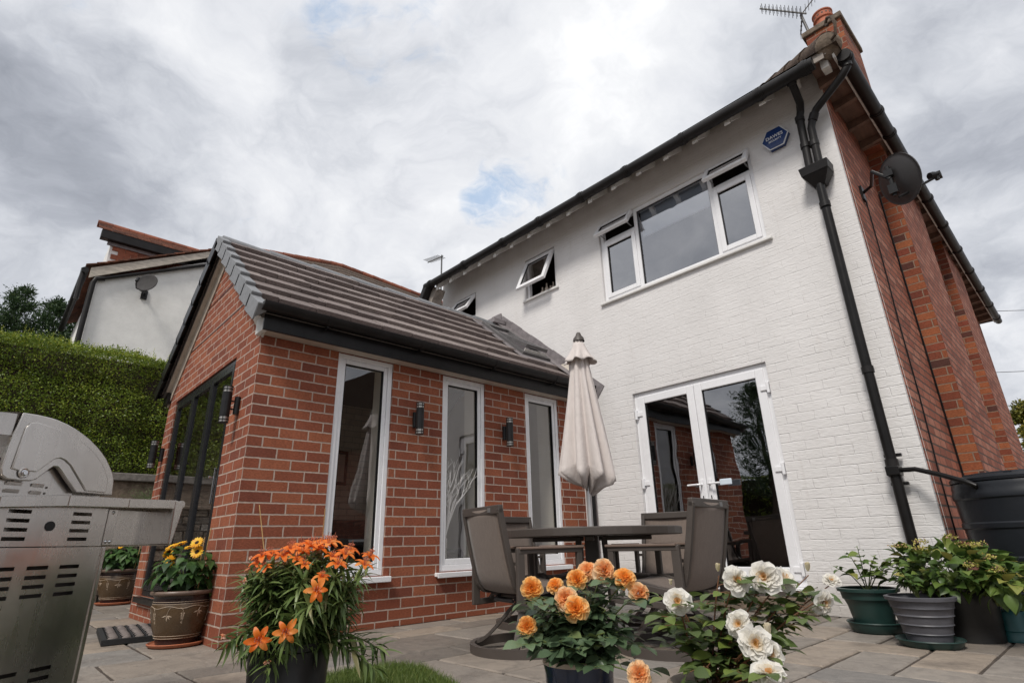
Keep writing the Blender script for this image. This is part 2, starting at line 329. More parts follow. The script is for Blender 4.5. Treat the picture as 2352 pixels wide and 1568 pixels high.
glass_mat('glass', .15, (.95, .95, .94), wav=.003); glass_mat('glass_dark', .28, (.5, .5, .5), wav=.004); glass_mat('glass_sky', .38, (.7, .7, .72), wav=.002)

# ---------------- mesh helpers ----------------
class MB:
    def __init__(s): s.v = []; s.f = []; s.r = []
    def add(s, vs, fs, rnd=None):
        o = len(s.v); s.v += [tuple(p) for p in vs]; s.f += [tuple(i+o for i in f) for f in fs]
        s.r += [random.random() if rnd is None else rnd]*len(vs); return s
    def hexa(s, c, rnd=None):       # 8 corners: 4 bottom ring, 4 top ring
        return s.add(c, [(3, 2, 1, 0), (4, 5, 6, 7), (0, 1, 5, 4), (1, 2, 6, 5), (2, 3, 7, 6), (3, 0, 4, 7)], rnd)
    def box(s, x0, x1, y0, y1, z0, z1, T=None, rnd=None):
        c = [(x0, y0, z0), (x1, y0, z0), (x1, y1, z0), (x0, y1, z0), (x0, y0, z1), (x1, y0, z1), (x1, y1, z1), (x0, y1, z1)]
        if T: c = [T(*p) for p in c]
        return s.hexa(c, rnd)
    def beam(s, a, b, w, h, up=(0, 0, 1), rnd=None):
        a = Vector(a); b = Vector(b); d = (b-a).normalized(); up = Vector(up)
        sd = d.cross(up); sd = sd.normalized() if sd.length > 1e-4 else d.orthogonal().normalized(); u = sd.cross(d).normalized()
        c = []
        for p in (a, b):
            for i, j in ((-1, -1), (1, -1), (1, 1), (-1, 1)): c.append(p+sd*(i*w/2)+u*(j*h/2))
        return s.hexa(c, rnd)
    def tube(s, pts, rad, n=10, caps=True, rnd=None, flat=1.0):
        pts = [Vector(p) for p in pts]; k = len(pts); rad = [rad]*k if isinstance(rad, (int, float)) else rad
        vs = []; fs = []; prev = None
        for i, p in enumerate(pts):
            d = (pts[min(i+1, k-1)]-pts[max(i-1, 0)]).normalized()
            if prev is None: a = d.orthogonal().normalized() if abs(d.z) > .95 else d.cross(Vector((0, 0, 1))).normalized()
            else:
                a = prev-d*prev.dot(d); a = a.normalized() if a.length > 1e-5 else d.orthogonal().normalized()
            prev = a; b = d.cross(a)
            for j in range(n):
                t = 2*math.pi*j/n; vs.append(p+a*(math.cos(t)*rad[i])+b*(math.sin(t)*rad[i]*flat))
        for i in range(k-1):
            for j in range(n): fs.append((i*n+j, i*n+(j+1) % n, (i+1)*n+(j+1) % n, (i+1)*n+j))
        if caps: fs.append(tuple(range(n))[::-1]); fs.append(tuple(range((k-1)*n, k*n)))
        return s.add(vs, fs, rnd)
    def lathe(s, prof, n=32, c=(0, 0, 0), caps=True, rnd=None, ax=None, ripple=None):
        vs = []; fs = []; k = len(prof)
        for r, z in prof:
            for j in range(n):
                t = 2*math.pi*j/n; rr = r*(ripple(t) if ripple else 1)
                p = Vector((rr*math.cos(t), rr*math.sin(t), z))
                if ax is not None: p = ax @ p
                vs.append(p+Vector(c))
        for i in range(k-1):
            for j in range(n): fs.append((i*n+j, i*n+(j+1) % n, (i+1)*n+(j+1) % n, (i+1)*n+j))
        if caps: fs.append(tuple(range(n))[::-1]); fs.append(tuple(range((k-1)*n, k*n)))
        return s.add(vs, fs, rnd)
    def prism(s, pts, d, rnd=None):      # planar polygon pushed along d
        k = len(pts); d = Vector(d); a = [Vector(p) for p in pts]
        return s.add(a+[p+d for p in a], [tuple(range(k))[::-1], tuple(range(k, 2*k))]+[(i, (i+1) % k, (i+1) % k+k, i+k) for i in range(k)], rnd)
    def quad(s, *p, rnd=None): return s.add(p, [tuple(range(len(p)))], rnd)
    def build(s, name, mat, parent=None, smooth=False, bevel=0, recalc=True, kind=None, world=True):
        me = bpy.data.meshes.new(name); me.from_pydata(s.v, [], s.f)
        if recalc:
            bm = bmesh.new(); bm.from_mesh(me); bmesh.ops.recalc_face_normals(bm, faces=bm.faces); bm.to_mesh(me); bm.free()
        a = me.attributes.new('rnd', 'FLOAT', 'POINT'); a.data.foreach_set('value', s.r)
        me.materials.append(MT[mat]); 
        return finish(name, me, parent, smooth, bevel, kind, world)
def finish(name, me, parent, smooth=False, bevel=0, kind=None, world=True):
    if smooth:
        me.polygons.foreach_set('use_smooth', [True]*len(me.polygons))
        if smooth != 'full': me.set_sharp_from_angle(angle=R(38))
    o = bpy.data.objects.new(name, me); COL.objects.link(o)
    if parent is not None:
        o.parent = parent
        if world and parent.type == 'EMPTY': o.matrix_parent_inverse = Matrix.Translation(-Vector(parent.location))
    if bevel:
        b = o.modifiers.new('bevel', 'BEVEL'); b.width = bevel; b.segments = 2; b.limit_method = 'ANGLE'; b.angle_limit = R(40)
    if kind: o['kind'] = kind
    return o
def thing(name, label, cat, loc=(0, 0, 0), rz=0, group=None):
    o = bpy.data.objects.new(name, None); COL.objects.link(o); o.location = loc; o.rotation_euler = (0, 0, rz); o.empty_display_size = .1
    o['label'] = label; o['category'] = cat
    if group: o['group'] = group
    return o
def tag(o, label, cat, group=None):
    o['label'] = label; o['category'] = cat
    if group: o['group'] = group
    return o
def kids(o): return [c for c in bpy.data.objects if c.parent == o]
def dup(root, loc, rz, label, parent=None, scale=None):
    r = root.copy(); COL.objects.link(r)
    if parent is not None: r.parent = parent
    if loc is not None: r.location = loc; r.rotation_euler = (0, 0, rz)
    if scale: r.scale = (scale,)*3
    if label: r['label'] = label
    for c in kids(root): 
        if c != r: dup(c, None, 0, None, r)
    return r
def scatter(name, mat, V, F, mats, pos, rnd, parent=None, smooth=True, kind=None, world=True, grad=None):
    # one mesh out of many transformed copies of a small template (leaves of one plant)
    V = np.asarray(V, float); n = len(V); K = len(pos)
    P_ = np.einsum('kij,nj->kni', mats, V)+pos[:, None, :]
    F = np.asarray(F); allF = (F[None]+(np.arange(K)*n)[:, None, None]).reshape(-1)
    me = bpy.data.meshes.new(name); nf = K*len(F); fl = F.shape[1]
    me.vertices.add(K*n); me.vertices.foreach_set('co', P_.reshape(-1).astype(np.float32))
    me.loops.add(nf*fl); me.loops.foreach_set('vertex_index', allF.astype(np.int32))
    me.polygons.add(nf); me.polygons.foreach_set('loop_start', (np.arange(nf)*fl).astype(np.int32)); me.polygons.foreach_set('loop_total', np.full(nf, fl, np.int32))
    me.update(calc_edges=True); me.validate()
    a = me.attributes.new('rnd', 'FLOAT', 'POINT'); rr = np.repeat(rnd, n)
    if grad is not None: rr = np.clip(rr+np.tile(grad, K), 0, 1)
    a.data.foreach_set('value', rr.astype(np.float32)); me.materials.append(MT[mat])
    return finish(name, me, parent, 'full' if smooth else False, 0, kind, world)
def frames(dirs, ups, sc):
    # columns: x = along leaf, y = side, z = leaf normal
    d = dirs/np.linalg.norm(dirs, axis=1, keepdims=True)
    s_ = np.cross(ups, d); ln = np.linalg.norm(s_, axis=1, keepdims=True); s_ = np.where(ln > 1e-4, s_/np.maximum(ln, 1e-4), np.array([[1, 0, 0]])); n_ = np.cross(d, s_)
    return np.stack([d, s_, n_], axis=2)*np.asarray(sc).reshape(-1, 1, 1)
def leaf(widths, fold=.25, droop=.25, curl=0):
    # unit-length leaf as 2 x k quads along x; widths at each station
    k = len(widths); V = []; F = []
    for i, w in enumerate(widths):
        x = i/(k-1); z = -droop*x*x+curl*math.sin(x*3.14)
        V += [(x, -w/2, z+fold*w/2), (x, 0, z), (x, w/2, z+fold*w/2)]
    for i in range(k-1):
        a = i*3; F += [(a, a+3, a+4, a+1), (a+1, a+4, a+5, a+2)]
    return V, F
def rdir(n, up=0.0):
    v = rng.normal(size=(n, 3)); v[:, 2] += up; return v/np.linalg.norm(v, axis=1, keepdims=True)
OVATE = leaf([.02, .34, .50, .42, .22, .01], .3, .25)
BROAD = leaf([.04, .50, .72, .62, .34, .01], .25, .3, .06)
LANCE = leaf([.05, .15, .175, .14, .08, .006], .30, .40)
SMALL = ([(0, 0, 0), (.5, -.28, .06), (1, 0, -.06), (.5, .28, .06)], [(0, 1, 2, 3)])
# ================= THE SETTING =================
MB().quad((-400, -400, -.06), (400, -400, -.06), (400, 400, -.06), (-400, 400, -.06)).build('ground', 'kerb', kind='structure')
def pave():
    mb = MB(); g = .262; nx0, nx1, ny0, ny1 = -20, 28, -37, 2
    used = set(); sizes = [(3, 2), (2, 3), (2, 2), (2, 2), (1, 2), (2, 1), (1, 2), (2, 1), (2, 3)]
    rr = random.Random(23)
    for j in range(ny1, ny0, -1):
        for i in range(nx0, nx1):
            if (i, j) in used: continue
            opts = sizes[:]; rr.shuffle(opts); opts += [(1, 2), (2, 1), (1, 1)]
            for a, b in opts:
                cells = [(i+p, j-q) for p in range(a) for q in range(b)]
                if all(c not in used for c in cells):
                    used.update(cells); break
            x0, x1 = i*g+.0085, (i+a)*g-.0085; y1, y0 = (j+1)*g-.0085, (j-b+1)*g+.0085
            x0 += rr.uniform(-.002, .002); y0 += rr.uniform(-.002, .002)
            t = [rr.uniform(-.0022, .0022) for _ in range(4)]; e = .006; z = 0
            c0 = [(x0, y0), (x1, y0), (x1, y1), (x0, y1)]; ci = [(x0+e, y0+e), (x1-e, y0+e), (x1-e, y1-e), (x0+e, y1-e)]
            # uneven hand-cut edge: subdivide each side
            ring0 = []; ring1 = []; rt = []
            for k in range(4):
                (ax, ay), (bx, by) = c0[k], c0[(k+1) % 4]; (cx, cy), (dx, dy) = ci[k], ci[(k+1) % 4]
                m = 5
                for q in range(m):
                    f = q/m; jx, jy = (rr.uniform(-.0028, .0028), rr.uniform(-.0028, .0028))
                    ring0.append((ax+(bx-ax)*f+jx, ay+(by-ay)*f+jy, -.03)); zz = t[k]*(1-f)+t[(k+1) % 4]*f
                    rt.append((ax+(bx-ax)*f+jx, ay+(by-ay)*f+jy, z-.006+zz)); ring1.append((cx+(dx-cx)*f+jx*.6, cy+(dy-cy)*f+jy*.6, z+zz))
            n = len(ring0); fs = [(k, (k+1) % n, (k+1) % n+n, k+n) for k in range(n)]+[(k+n, (k+1) % n+n, (k+1) % n+2*n, k+2*n) for k in range(n)]+[tuple(range(2*n, 3*n))]
            mb.add(ring0+rt+ring1, fs, rr.random())
    mb.build('paving', 'sandstone', kind='structure', recalc=False)
    MB().box(-5.3, 7.6, -9.8, .9, -.05, -.0075).build('mortar_joints', 'joint_dark', kind='structure')
pave()
# lawn, a rounded bed set into the paving
LAWN = [(1.30, -3.95), (1.335, -3.74), (1.29, -3.42), (1.30, -3.20), (1.44, -3.10), (1.60, -3.12), (1.76, -3.165), (1.90, -3.20), (2.02, -3.30), (2.25, -3.62), (2.36, -4.0), (2.30, -5.2), (2.0, -7.0), (.6, -7.4), (-.4, -6.4), (.1, -5.0), (.8, -4.3)]
def closed(pts, m=6):
    out = []; n = len(pts)
    for i in range(n):
        p0, p1, p2, p3 = [np.array(pts[(i+k) % n]) for k in (-1, 0, 1, 2)]
        for q in range(m):
            t = q/m; out.append(tuple(.5*((2*p1)+(-p0+p2)*t+(2*p0-5*p1+4*p2-p3)*t*t+(-p0+3*p1-3*p2+p3)*t**3)))
    return out
LP = closed(LAWN)
MB().prism([(x, y, -.04) for x, y in LP], (0, 0, .05)).build('lawn_soil', 'soil', kind='structure')
def inside(px, py, poly):
    c = np.zeros(len(px), bool); n = len(poly)
    for i in range(n):
        x1, y1 = poly[i]; x2, y2 = poly[(i+1) % n]
        c ^= ((y1 > py) != (y2 > py)) & (px < (x2-x1)*(py-y1)/((y2-y1) if y2 != y1 else 1e-9)+x1)
    return c
def grass():
    n = 90000; x = rng.uniform(1.1, 2.6, n); y = rng.uniform(-4.6, -2.95, n)
    n2 = 14000; x = np.r_[x, rng.uniform(-.5, 2.4, n2)]; y = np.r_[y, rng.uniform(-7.4, -4.6, n2)]
    k = inside(x, y, LP); x = x[k]; y = y[k]; n = len(x)
    d = rdir(n); d[:, 2] = np.abs(d[:, 2])+1.3; L = rng.uniform(.018, .042, n)
    V, F = leaf([.07, .06, .035, .004], .1, .35)
    scatter('lawn_grass', 'grass_blade', V, F, frames(d, rdir(n), L), np.c_[x, y, np.full(n, .008)], np.clip(rng.normal(.45, .25, n), 0, 1), kind='stuff')
    tag(bpy.data.objects['lawn_grass'], 'short green lawn with a rounded edge in front of the paving', 'grass')
grass()
kb = MB(); m = len(LP)
for i in range(m):
    a = Vector((*LP[i], .004)); b = Vector((*LP[(i+1) % m], .004)); nrm = Vector((b.y-a.y, -(b.x-a.x), 0)); nrm = nrm.normalized() if nrm.length > 1e-6 else Vector((1, 0, 0))
    kb.hexa([a-Vector((0, 0, .04)), b-Vector((0, 0, .04)), b+nrm*.05-Vector((0, 0, .04)), a+nrm*.05-Vector((0, 0, .04)), a, b, b+nrm*.05, a+nrm*.05], .5)
kb.build('lawn_edging', 'kerb', kind='structure')

# ---------- walls with openings ----------
def tiles(mb, T, u0, u1, z0, z1, holes, depth, back=True):
    us = sorted({u0, u1, *[h[0] for h in holes], *[h[1] for h in holes]}); zs = sorted({z0, z1, *[h[2] for h in holes], *[h[3] for h in holes]})
    us = [u for u in us if u0 <= u <= u1]; zs = [z for z in zs if z0 <= z <= z1]
    for a, b in zip(us, us[1:]):
        for c, d in zip(zs, zs[1:]):
            mu, mz = (a+b)/2, (c+d)/2
            if any(h[0] < mu < h[1] and h[2] < mz < h[3] for h in holes): continue
            mb.quad(T(a, 0, c), T(b, 0, c), T(b, 0, d), T(a, 0, d))
            if back: mb.quad(T(b, -depth, c), T(a, -depth, c), T(a, -depth, d), T(b, -depth, d))
    for h in holes:
        a, b, c, d = h
        mb.quad(T(a, 0, c), T(a, -depth, c), T(a, -depth, d), T(a, 0, d)); mb.quad(T(b, 0, c), T(b, 0, d), T(b, -depth, d), T(b, -depth, c))
        mb.quad(T(a, 0, d), T(a, -depth, d), T(b, -depth, d), T(b, 0, d)); mb.quad(T(a, 0, c), T(b, 0, c), T(b, -depth, c), T(a, -depth, c))
TX = lambda u, n, z: (n, u, z)          # wall facing +X (u runs along Y)
TY = lambda u, n, z: (u, -n, z)         # wall facing -Y (u runs along X)
TG = lambda u, n, z: (u, -3.587-n, z)   # gable of the extension
def frame_rect(mb, T, u0, u1, z0, z1, w, n0, n1, wb=None):
    wb = wb or w
    mb.box(u0, u0+w, n0, n1, z0, z1, T); mb.box(u1-w, u1, n0, n1, z0, z1, T)
    mb.box(u0+w, u1-w, n0, n1, z1-w, z1, T); mb.box(u0+w, u1-w, n0, n1, z0, z0+wb, T)
def pane(T, u0, u1, z0, z1, n, parent, mat='glass', name='pane'):
    return MB().quad(T(u0, n, z0), T(u1, n, z0), T(u1, n, z1), T(u0, n, z1)).build(name, mat, parent, recalc=False)

# ================= BRICK EXTENSION =================
ext = thing('garden_room', 'red brick single storey extension with grey tiled gable roof and three tall windows', 'extension', (-1.35, -1.8, 0))
mb = MB()
WIN = [(-2.972, -2.462, .36, 2.062), (-1.935, -1.424, .36, 2.062), (-.878, -.37, .36, 2.062)]
tiles(mb, TX, -3.587, 0, 0, 2.062, WIN, .10)
mb.build('side_wall', 'brick_new', ext, recalc=False)
mb = MB(); BF = (-2.40, -.53, .20, 2.03)
tiles(mb, TG, -2.70, 0, 0, 2.062, [BF], .10)
mb.build('gable_wall', 'brick_new', ext, recalc=False)
RX, RZ, EX, EZ = -1.33, 3.44, .17, 2.19
TH = math.atan2(RZ-EZ, EX-RX); CT, ST_ = math.cos(TH), math.sin(TH); SL = (EX-RX)/CT
zr = lambda x: EZ+(EX-x)*math.tan(TH)-.05 if x > RX else EZ+(x-(2*RX-EX))*math.tan(TH)-.05
g = [(-2.70, 2.062), (0, 2.062), (0, zr(0)), (RX, zr(RX+1e-4)), (-2.70, zr(-2.70))]
MB().prism([(x, -3.587, z) for x, z in g], (0, .1, 0)).build('gable_top', 'brick_new', ext)
for z, nm in ((2.50, 0), (2.85, 0)):
    xr = EX-(z+.05-EZ)/math.tan(TH)-.01; xl = 2*RX-xr
    MB().box(max(xl, -2.69), min(xr, -.01), -3.5895, -3.585, z-.005, z+.005).build('movement_joint', 'black_plastic', ext)
MB().box(-2.70, -2.60, -3.48, -.01, 0, 2.1).build('rear_wall', 'brick_new', ext)
# roof
def SR(s, y, h): return (EX-s*CT+h*ST_, y, EZ+s*ST_+h*CT)
def SLf(s, y, h): x, yy, z = SR(s, y, h); return (2*RX-x, yy, z)
NC = 8; cs = SL/NC; Y0, Y1 = -3.655, -.012
for T in (SR, SLf):
    mb = MB(); 
    for i in range(NC):
        nT = 12; off = (.5 if i % 2 else 0)*.3
        ys = [Y0]+[Y0+off+.3*k for k in range(0 if off else 1, 13) if Y0+off+.3*k < Y1-.05]+[Y1]
        for a, b in zip(ys, ys[1:]):
            s0 = i*cs-.03+random.uniform(-.002, .002); s1 = (i+1)*cs; j = random.uniform(-.004, .004)
            if T is SR and i in (3, 4, 5, 6) and b > -.62 and i < 7:
                if a > -.66: continue
                b = min(b, -.66)
            mb.hexa([T(s0, a+.0015, .006), T(s0, b-.0015, .006), T(s1, b-.0015, -.014), T(s1, a+.0015, -.014), T(s0+.003, a+.003, .054+j), T(s0+.003, b-.003, .054+j), T(s1, b-.003, .012+j), T(s1, a+.003, .012+j)])
    mb.build('roof_slope', 'tile_grey', ext, bevel=.002)
mb = MB()
for T in (SR, SLf): mb.hexa([T(0, Y0+.01, -.06), T(0, -.005, -.06), T(SL, -.005, -.06), T(SL, Y0+.01, -.06), T(0, Y0+.01, -.015), T(0, -.005, -.015), T(SL, -.005, -.015), T(SL, Y0+.01, -.015)])
mb.build('roof_deck', 'room_dark', ext)
mb = MB(); y = Y0-.02
while y < -.1:
    y2 = min(y+.45, -.03); mb.tube([(RX, y, RZ-.045), (RX, y2+.015, RZ-.055)], [.105, .099], 14, rnd=random.random(), flat=.72); y = y2
mb.build('ridge_tiles', 'verge_grey', ext, smooth=True)
# dry verge units, one per course, stepped
for T in (SR, SLf):
    for i in range(NC+0):
        mb = MB(); s0 = i*cs-.045; s1 = (i+1)*cs-.012; ya, yb = -3.715, -3.64
        mb.hexa([T(s0, ya, -.075), T(s0, ya+.012, -.075), T(s1, ya+.012, -.105), T(s1, ya, -.105), T(s0, ya, .062), T(s0, ya+.012, .062), T(s1, ya+.012, .030), T(s1, ya, .030)])
        mb.hexa([T(s0, ya+.012, .050), T(s0, yb, .050), T(s1, yb, .018), T(s1, ya+.012, .018), T(s0, ya+.012, .062), T(s0, yb, .062), T(s1, yb, .030), T(s1, ya+.012, .030)])
        mb.hexa([T(s0-.006, ya+.003, -.06), T(s0-.006, yb, .01), T(s0, yb, .01), T(s0, ya+.003, -.06), T(s0-.006, ya+.003, .058), T(s0-.006, yb, .058), T(s0, yb, .058), T(s0, ya+.003, .058)])
        mb.build('verge_cap', 'verge_grey' if T is SR else 'black_plastic', ext, bevel=.004)  # left caps coloured black to stand for the shade on their underside
# soffit, fascia, gutter on both eaves
for sg, nm in ((1, 'r'), (-1, 'l')):
    X = (lambda x: x) if sg > 0 else (lambda x: 2*RX-x)
    xs = sorted((X(.001), X(.135))); MB().box(xs[0], xs[1], -3.587, -.005, 2.064, 2.078).build('soffit', 'cream', ext)
    xs = sorted((X(.135), X(.155))); MB().box(xs[0], xs[1], -3.63, -.005, 2.052, 2.215).build('fascia', 'black_plastic', ext, bevel=.003)
    # boxed end of the eaves
    xs = sorted((X(-.02), X(.134))); MB().box(xs[0], xs[1], -3.628, -3.590, 2.056, 2.17).build('eaves_box_end', 'white_render' if sg > 0 else 'black_plastic', ext, bevel=.003)
    gm = MB(); n = 12; yA, yB = -3.675, (-.01 if sg > 0 else -.01); r = .058
    def gut(r_, rev=False): return [(X(.222+r_*math.cos(t)), 2.225+r_*math.sin(t)) for t in [math.pi+math.pi*k/n for k in range(n+1)]]
    o_, i_ = gut(r), gut(r-.006); prof = o_+i_[::-1]
    gm.prism([(a, yA, b) for a, b in prof], (0, yB-yA, 0)); gm.prism([(a, yA-.004, b) for a, b in o_], (0, .006, 0))
    gt = gm.build('gutter', 'gutter', ext, smooth=True)
    for yy in (-3.2, -2.35, -1.5, -.65):
        b_ = MB(); o2, i2 = gut(r+.005), gut(r+.0005); b_.prism([(a, yy, b) for a, b in o2+i2[::-1]], (0, .035, 0)); b_.box(*sorted((X(.155), X(.225))), yy+.008, yy+.027, 2.150, 2.163); b_.build('bracket', 'gutter', gt)
# raking soffit under both verges
for T in (SR, SLf):
    MB().hexa([T(0.1, -3.64, -.085), T(0.1, -3.59, -.085), T(SL-.02, -3.59, -.085), T(SL-.02, -3.64, -.085), T(.1, -3.64, -.062), T(.1, -3.59, -.062), T(SL-.02, -3.59, -.062), T(SL-.02, -3.64, -.062)]).build('verge_soffit', 'cream', ext)
    MB().hexa([T(-.02, -3.600, -.20), T(-.02, -3.59, -.20), T(SL-.16, -3.59, -.20), T(SL-.16, -3.600, -.20), T(-.02, -3.600, -.086), T(-.02, -3.59, -.086), T(SL-.02, -3.59, -.086), T(SL-.02, -3.600, -.086)]).build('verge_board', 'cream', ext)
# lead flashing against the white wall
mb = MB()
for i in range(9):
    s0 = -.16+i*.24; s1 = s0+.25; h = .15+.006*(i % 2)
    mb.hexa([SR(s0, -.004-.002*(i % 2)-.006, -.03), SR(s1, -.004-.002*(i % 2)-.006, -.03), SR(s1, -.003, -.03), SR(s0, -.003, -.03), SR(s0, -.010-.002*(i % 2), h), SR(s1, -.010-.002*(i % 2), h), SR(s1, -.003, h), SR(s0, -.003, h)])
mb.hexa([SR(-.1, -.16, .05), SR(-.1, -.01, .052), SR(SL, -.01, .052), SR(SL, -.16, .05), SR(-.1, -.16, .056), SR(-.1, -.01, .060), SR(SL, -.01, .060), SR(SL, -.16, .056)])
mb.build('lead_flashing', 'lead', ext)
MB().box(RX-.17, RX+.03, -.022, -.006, RZ-.06, RZ+.20).box(RX-.13, RX+.13, -.24, -.0225, RZ-.02, RZ+.050).build('ridge_flashing', 'lead', ext, bevel=.01)
# open roof window
s0, s1, ya, yb = .62, 1.58, -.62, -.16
MB().box(s0-.16, s1+.14, -.70, -.012, .036, .046, SR).build('window_apron', 'lead', ext, bevel=.003)
rw = MB()
for (a, b, c, d) in ((s0, s1, ya, ya+.05), (s0, s1, yb-.05, yb), (s0, s0+.05, ya+.05, yb-.05), (s1-.07, s1, ya+.05, yb-.05)): rw.box(a, b, c, d, -.03, .080, SR)
rwo = rw.build('roof_window', 'velux', ext, bevel=.004)
mid = (s0+s1)/2; al = R(8)
def SV(s, y, h):   # sash turned about its middle
    ds = s-mid; return SR(mid+ds*math.cos(al)+h*math.sin(al), y, .078-ds*math.sin(al)+h*math.cos(al))
sm = MB(); frame_rect(sm, lambda u, n, z: SV(z, u, n), ya+.055, yb-.055, s0+.055, s1-.055, .045, -.012, .030)
sm.build('sash', 'velux', rwo); MB().quad(SV(s0+.09, ya+.09, .012), SV(s1-.09, ya+.09, .012), SV(s1-.09, yb-.09, .012), SV(s0+.09, yb-.09, .012)).build('pane', 'glass_sky', rwo, recalc=False)
MB().box(s0+.052, s0+.062, ya+.052, yb-.052, -.03, .11, SR).build('lining', 'white_wood', rwo)
# tall windows
for k, (a, b, c, d) in enumerate(WIN):
    fm = MB(); n0, n1 = -.075, -.012
    frame_rect(fm, TX, a+.002, b-.002, c, d-.002, .040, n0, n1, .05)
    w = fm.build('window', 'upvc', ext, bevel=.004)
    fm = MB(); frame_rect(fm, TX, a+.042, b-.042, c+.05, d-.042, .036, n0+.01, n1-.010, .05); fm.build('inner_frame', 'upvc', w, bevel=.006)
    fm = MB(); frame_rect(fm, TX, a+.077, b-.077, c+.099, d-.077, .006, n0+.015, n1-.016); fm.build('gasket', 'black_plastic', w)
    pane(TX, a+.078, b-.078, c+.099, d-.078, -.050, w)
    sl = MB(); sl.box(a-.045, b+.045, -.02, .052, c-.034, c-.004, TX); sl.box(a-.045, b+.045, .040, .054, c-.044, c-.0045, TX); sl.build('sill', 'upvc', w, bevel=.004)
# folding doors in the gable
a, b, c, d = BF
fm = MB(); frame_rect(fm, TG, a+.002, b-.002, c+.0, d-.002, .045, -.06, -.012); bi = fm.build('folding_door', 'anthracite', ext, bevel=.003)
MB().box(a-.03, b+.02, -.10, .045, c-.05, c-.004, TG).build('threshold', 'black_plastic', bi, bevel=.004)
n3 = 3; wv = (b-a-.09)/n3
for i in range(n3):
    u0 = a+.045+i*wv; u1 = u0+wv; fm = MB(); frame_rect(fm, TG, u0+.003, u1-.003, c+.05, d-.05, .045, -.048, -.008); lf = fm.build('door_leaf', 'anthracite', bi, bevel=.003)
    pane(TG, u0+.045, u1-.045, c+.09, d-.09, -.026, lf, 'glass_sky')
hd = MB(); hd.box(b-.105, b-.085, -.004, .010, .90, 1.16, TG); hd.beam(TG(b-.095, .035, 1.09), TG(b-.21, .04, 1.09), .014, .018); hd.beam(TG(b-.095, 0, 1.09), TG(b-.095, .042, 1.09), .014, .014); hd.build('door_handle', 'chrome', bi, bevel=.002)
# room behind the glass
mb = MB(); mb.quad((-2.58, -3.48, .16), (-.11, -3.48, .16), (-.11, 0.9, .16), (-2.58, 0.9, .16)); mb.build('room_floor', 'room_floor', ext, recalc=False)
MB().quad((-2.585, -3.48, .1), (-2.585, 0.9, .1), (-2.585, 0.9, 2.6), (-2.585, -3.48, 2.6)).build('room_wall', 'brick_inner', ext, recalc=False)
MB().quad((-2.6, -.02, .1), (-.1, -.02, .1), (-.1, -.02, 2.6), (-2.6, -.02, 2.6)).build('room_wall', 'room_wall', ext, recalc=False)
for a, b, c, d in WIN:
    mb = MB(); e = .33
    for yy in (a-.001, b+.001): mb.quad((-.1005, yy, c), (-e, yy, c), (-e, yy, d), (-.1005, yy, d))
    mb.quad((-.1005, a, d), (-e, a, d), (-e, b, d), (-.1005, b, d)); mb.quad((-.1005, a, c), (-e, a, c), (-e, b, c), (-.1005, b, c))
    mb.build('window_reveal', 'reveal_cream', ext, recalc=False)

# ================= WHITE HOUSE =================
hs = thing('house', 'two storey white painted brick house with red brick side wall and black gutters', 'house', (0, 4, 0))
TOPW = (.49, 2.40, 3.178, 4.215); SMW = (-.80, -.245, 3.665, 4.262); LFW = (-2.35, -1.89, 3.45, 4.185); FD = (.742, 2.17, .16, 2.03)
mb = MB(); tiles(mb, TY, -2.75, 3.13, 0, 4.70, [TOPW, SMW, LFW, FD, (-2.6, -.1, .16, 2.05)], .11)
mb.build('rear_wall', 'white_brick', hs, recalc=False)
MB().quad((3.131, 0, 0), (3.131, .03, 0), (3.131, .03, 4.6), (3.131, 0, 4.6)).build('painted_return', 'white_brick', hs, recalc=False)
SDV = Vector((-.01745, .99985, 0)); SNV = Vector((.99985, .01745, 0)); SO = Vector((3.13, 0, 0))
TS = lambda t, o, z: tuple(SO+SDV*t+SNV*o+Vector((0, 0, z)))   # side wall: t along, o outwards
b1 = (1.38, 3.0); b2 = (4.35, 5.75)
mb = MB()
for a_, c_ in ((.03, b1[0]), (b1[1], b2[0]), (b2[1], 8.6)): mb.quad(TS(a_, 0, 0), TS(c_, 0, 0), TS(c_, 0, 4.62), TS(a_, 0, 4.62))
mb.quad(TS(8.6, 0, 0), TS(8.6, -6, 0), TS(8.6, -6, 4.62), TS(8.6, 0, 4.62)); mb.quad((-2.75, .0, 0), (-2.75, 8.6, 0), (-2.75, 8.6, 4.62), (-2.75, 0, 4.62))
mb.build('side_wall', 'brick_old', hs, recalc=False)
for (a_, c_), top in ((b1, 5.0), (b2, 5.0)):
    mb = MB(); mb.quad(TS(a_, 0, 0), TS(a_, .155, 0), TS(a_, .155, top), TS(a_, 0, top)); mb.quad(TS(c_, .155, 0), TS(c_, 0, 0), TS(c_, 0, top), TS(c_, .155, top))
    br = mb.build('chimney_breast', 'brick_quoin', hs, recalc=False)
    MB().quad(TS(a_, .156, 0), TS(c_, .156, 0), TS(c_, .156, top), TS(a_, .156, top)).build('breast_face', 'brick_old', br, recalc=False)
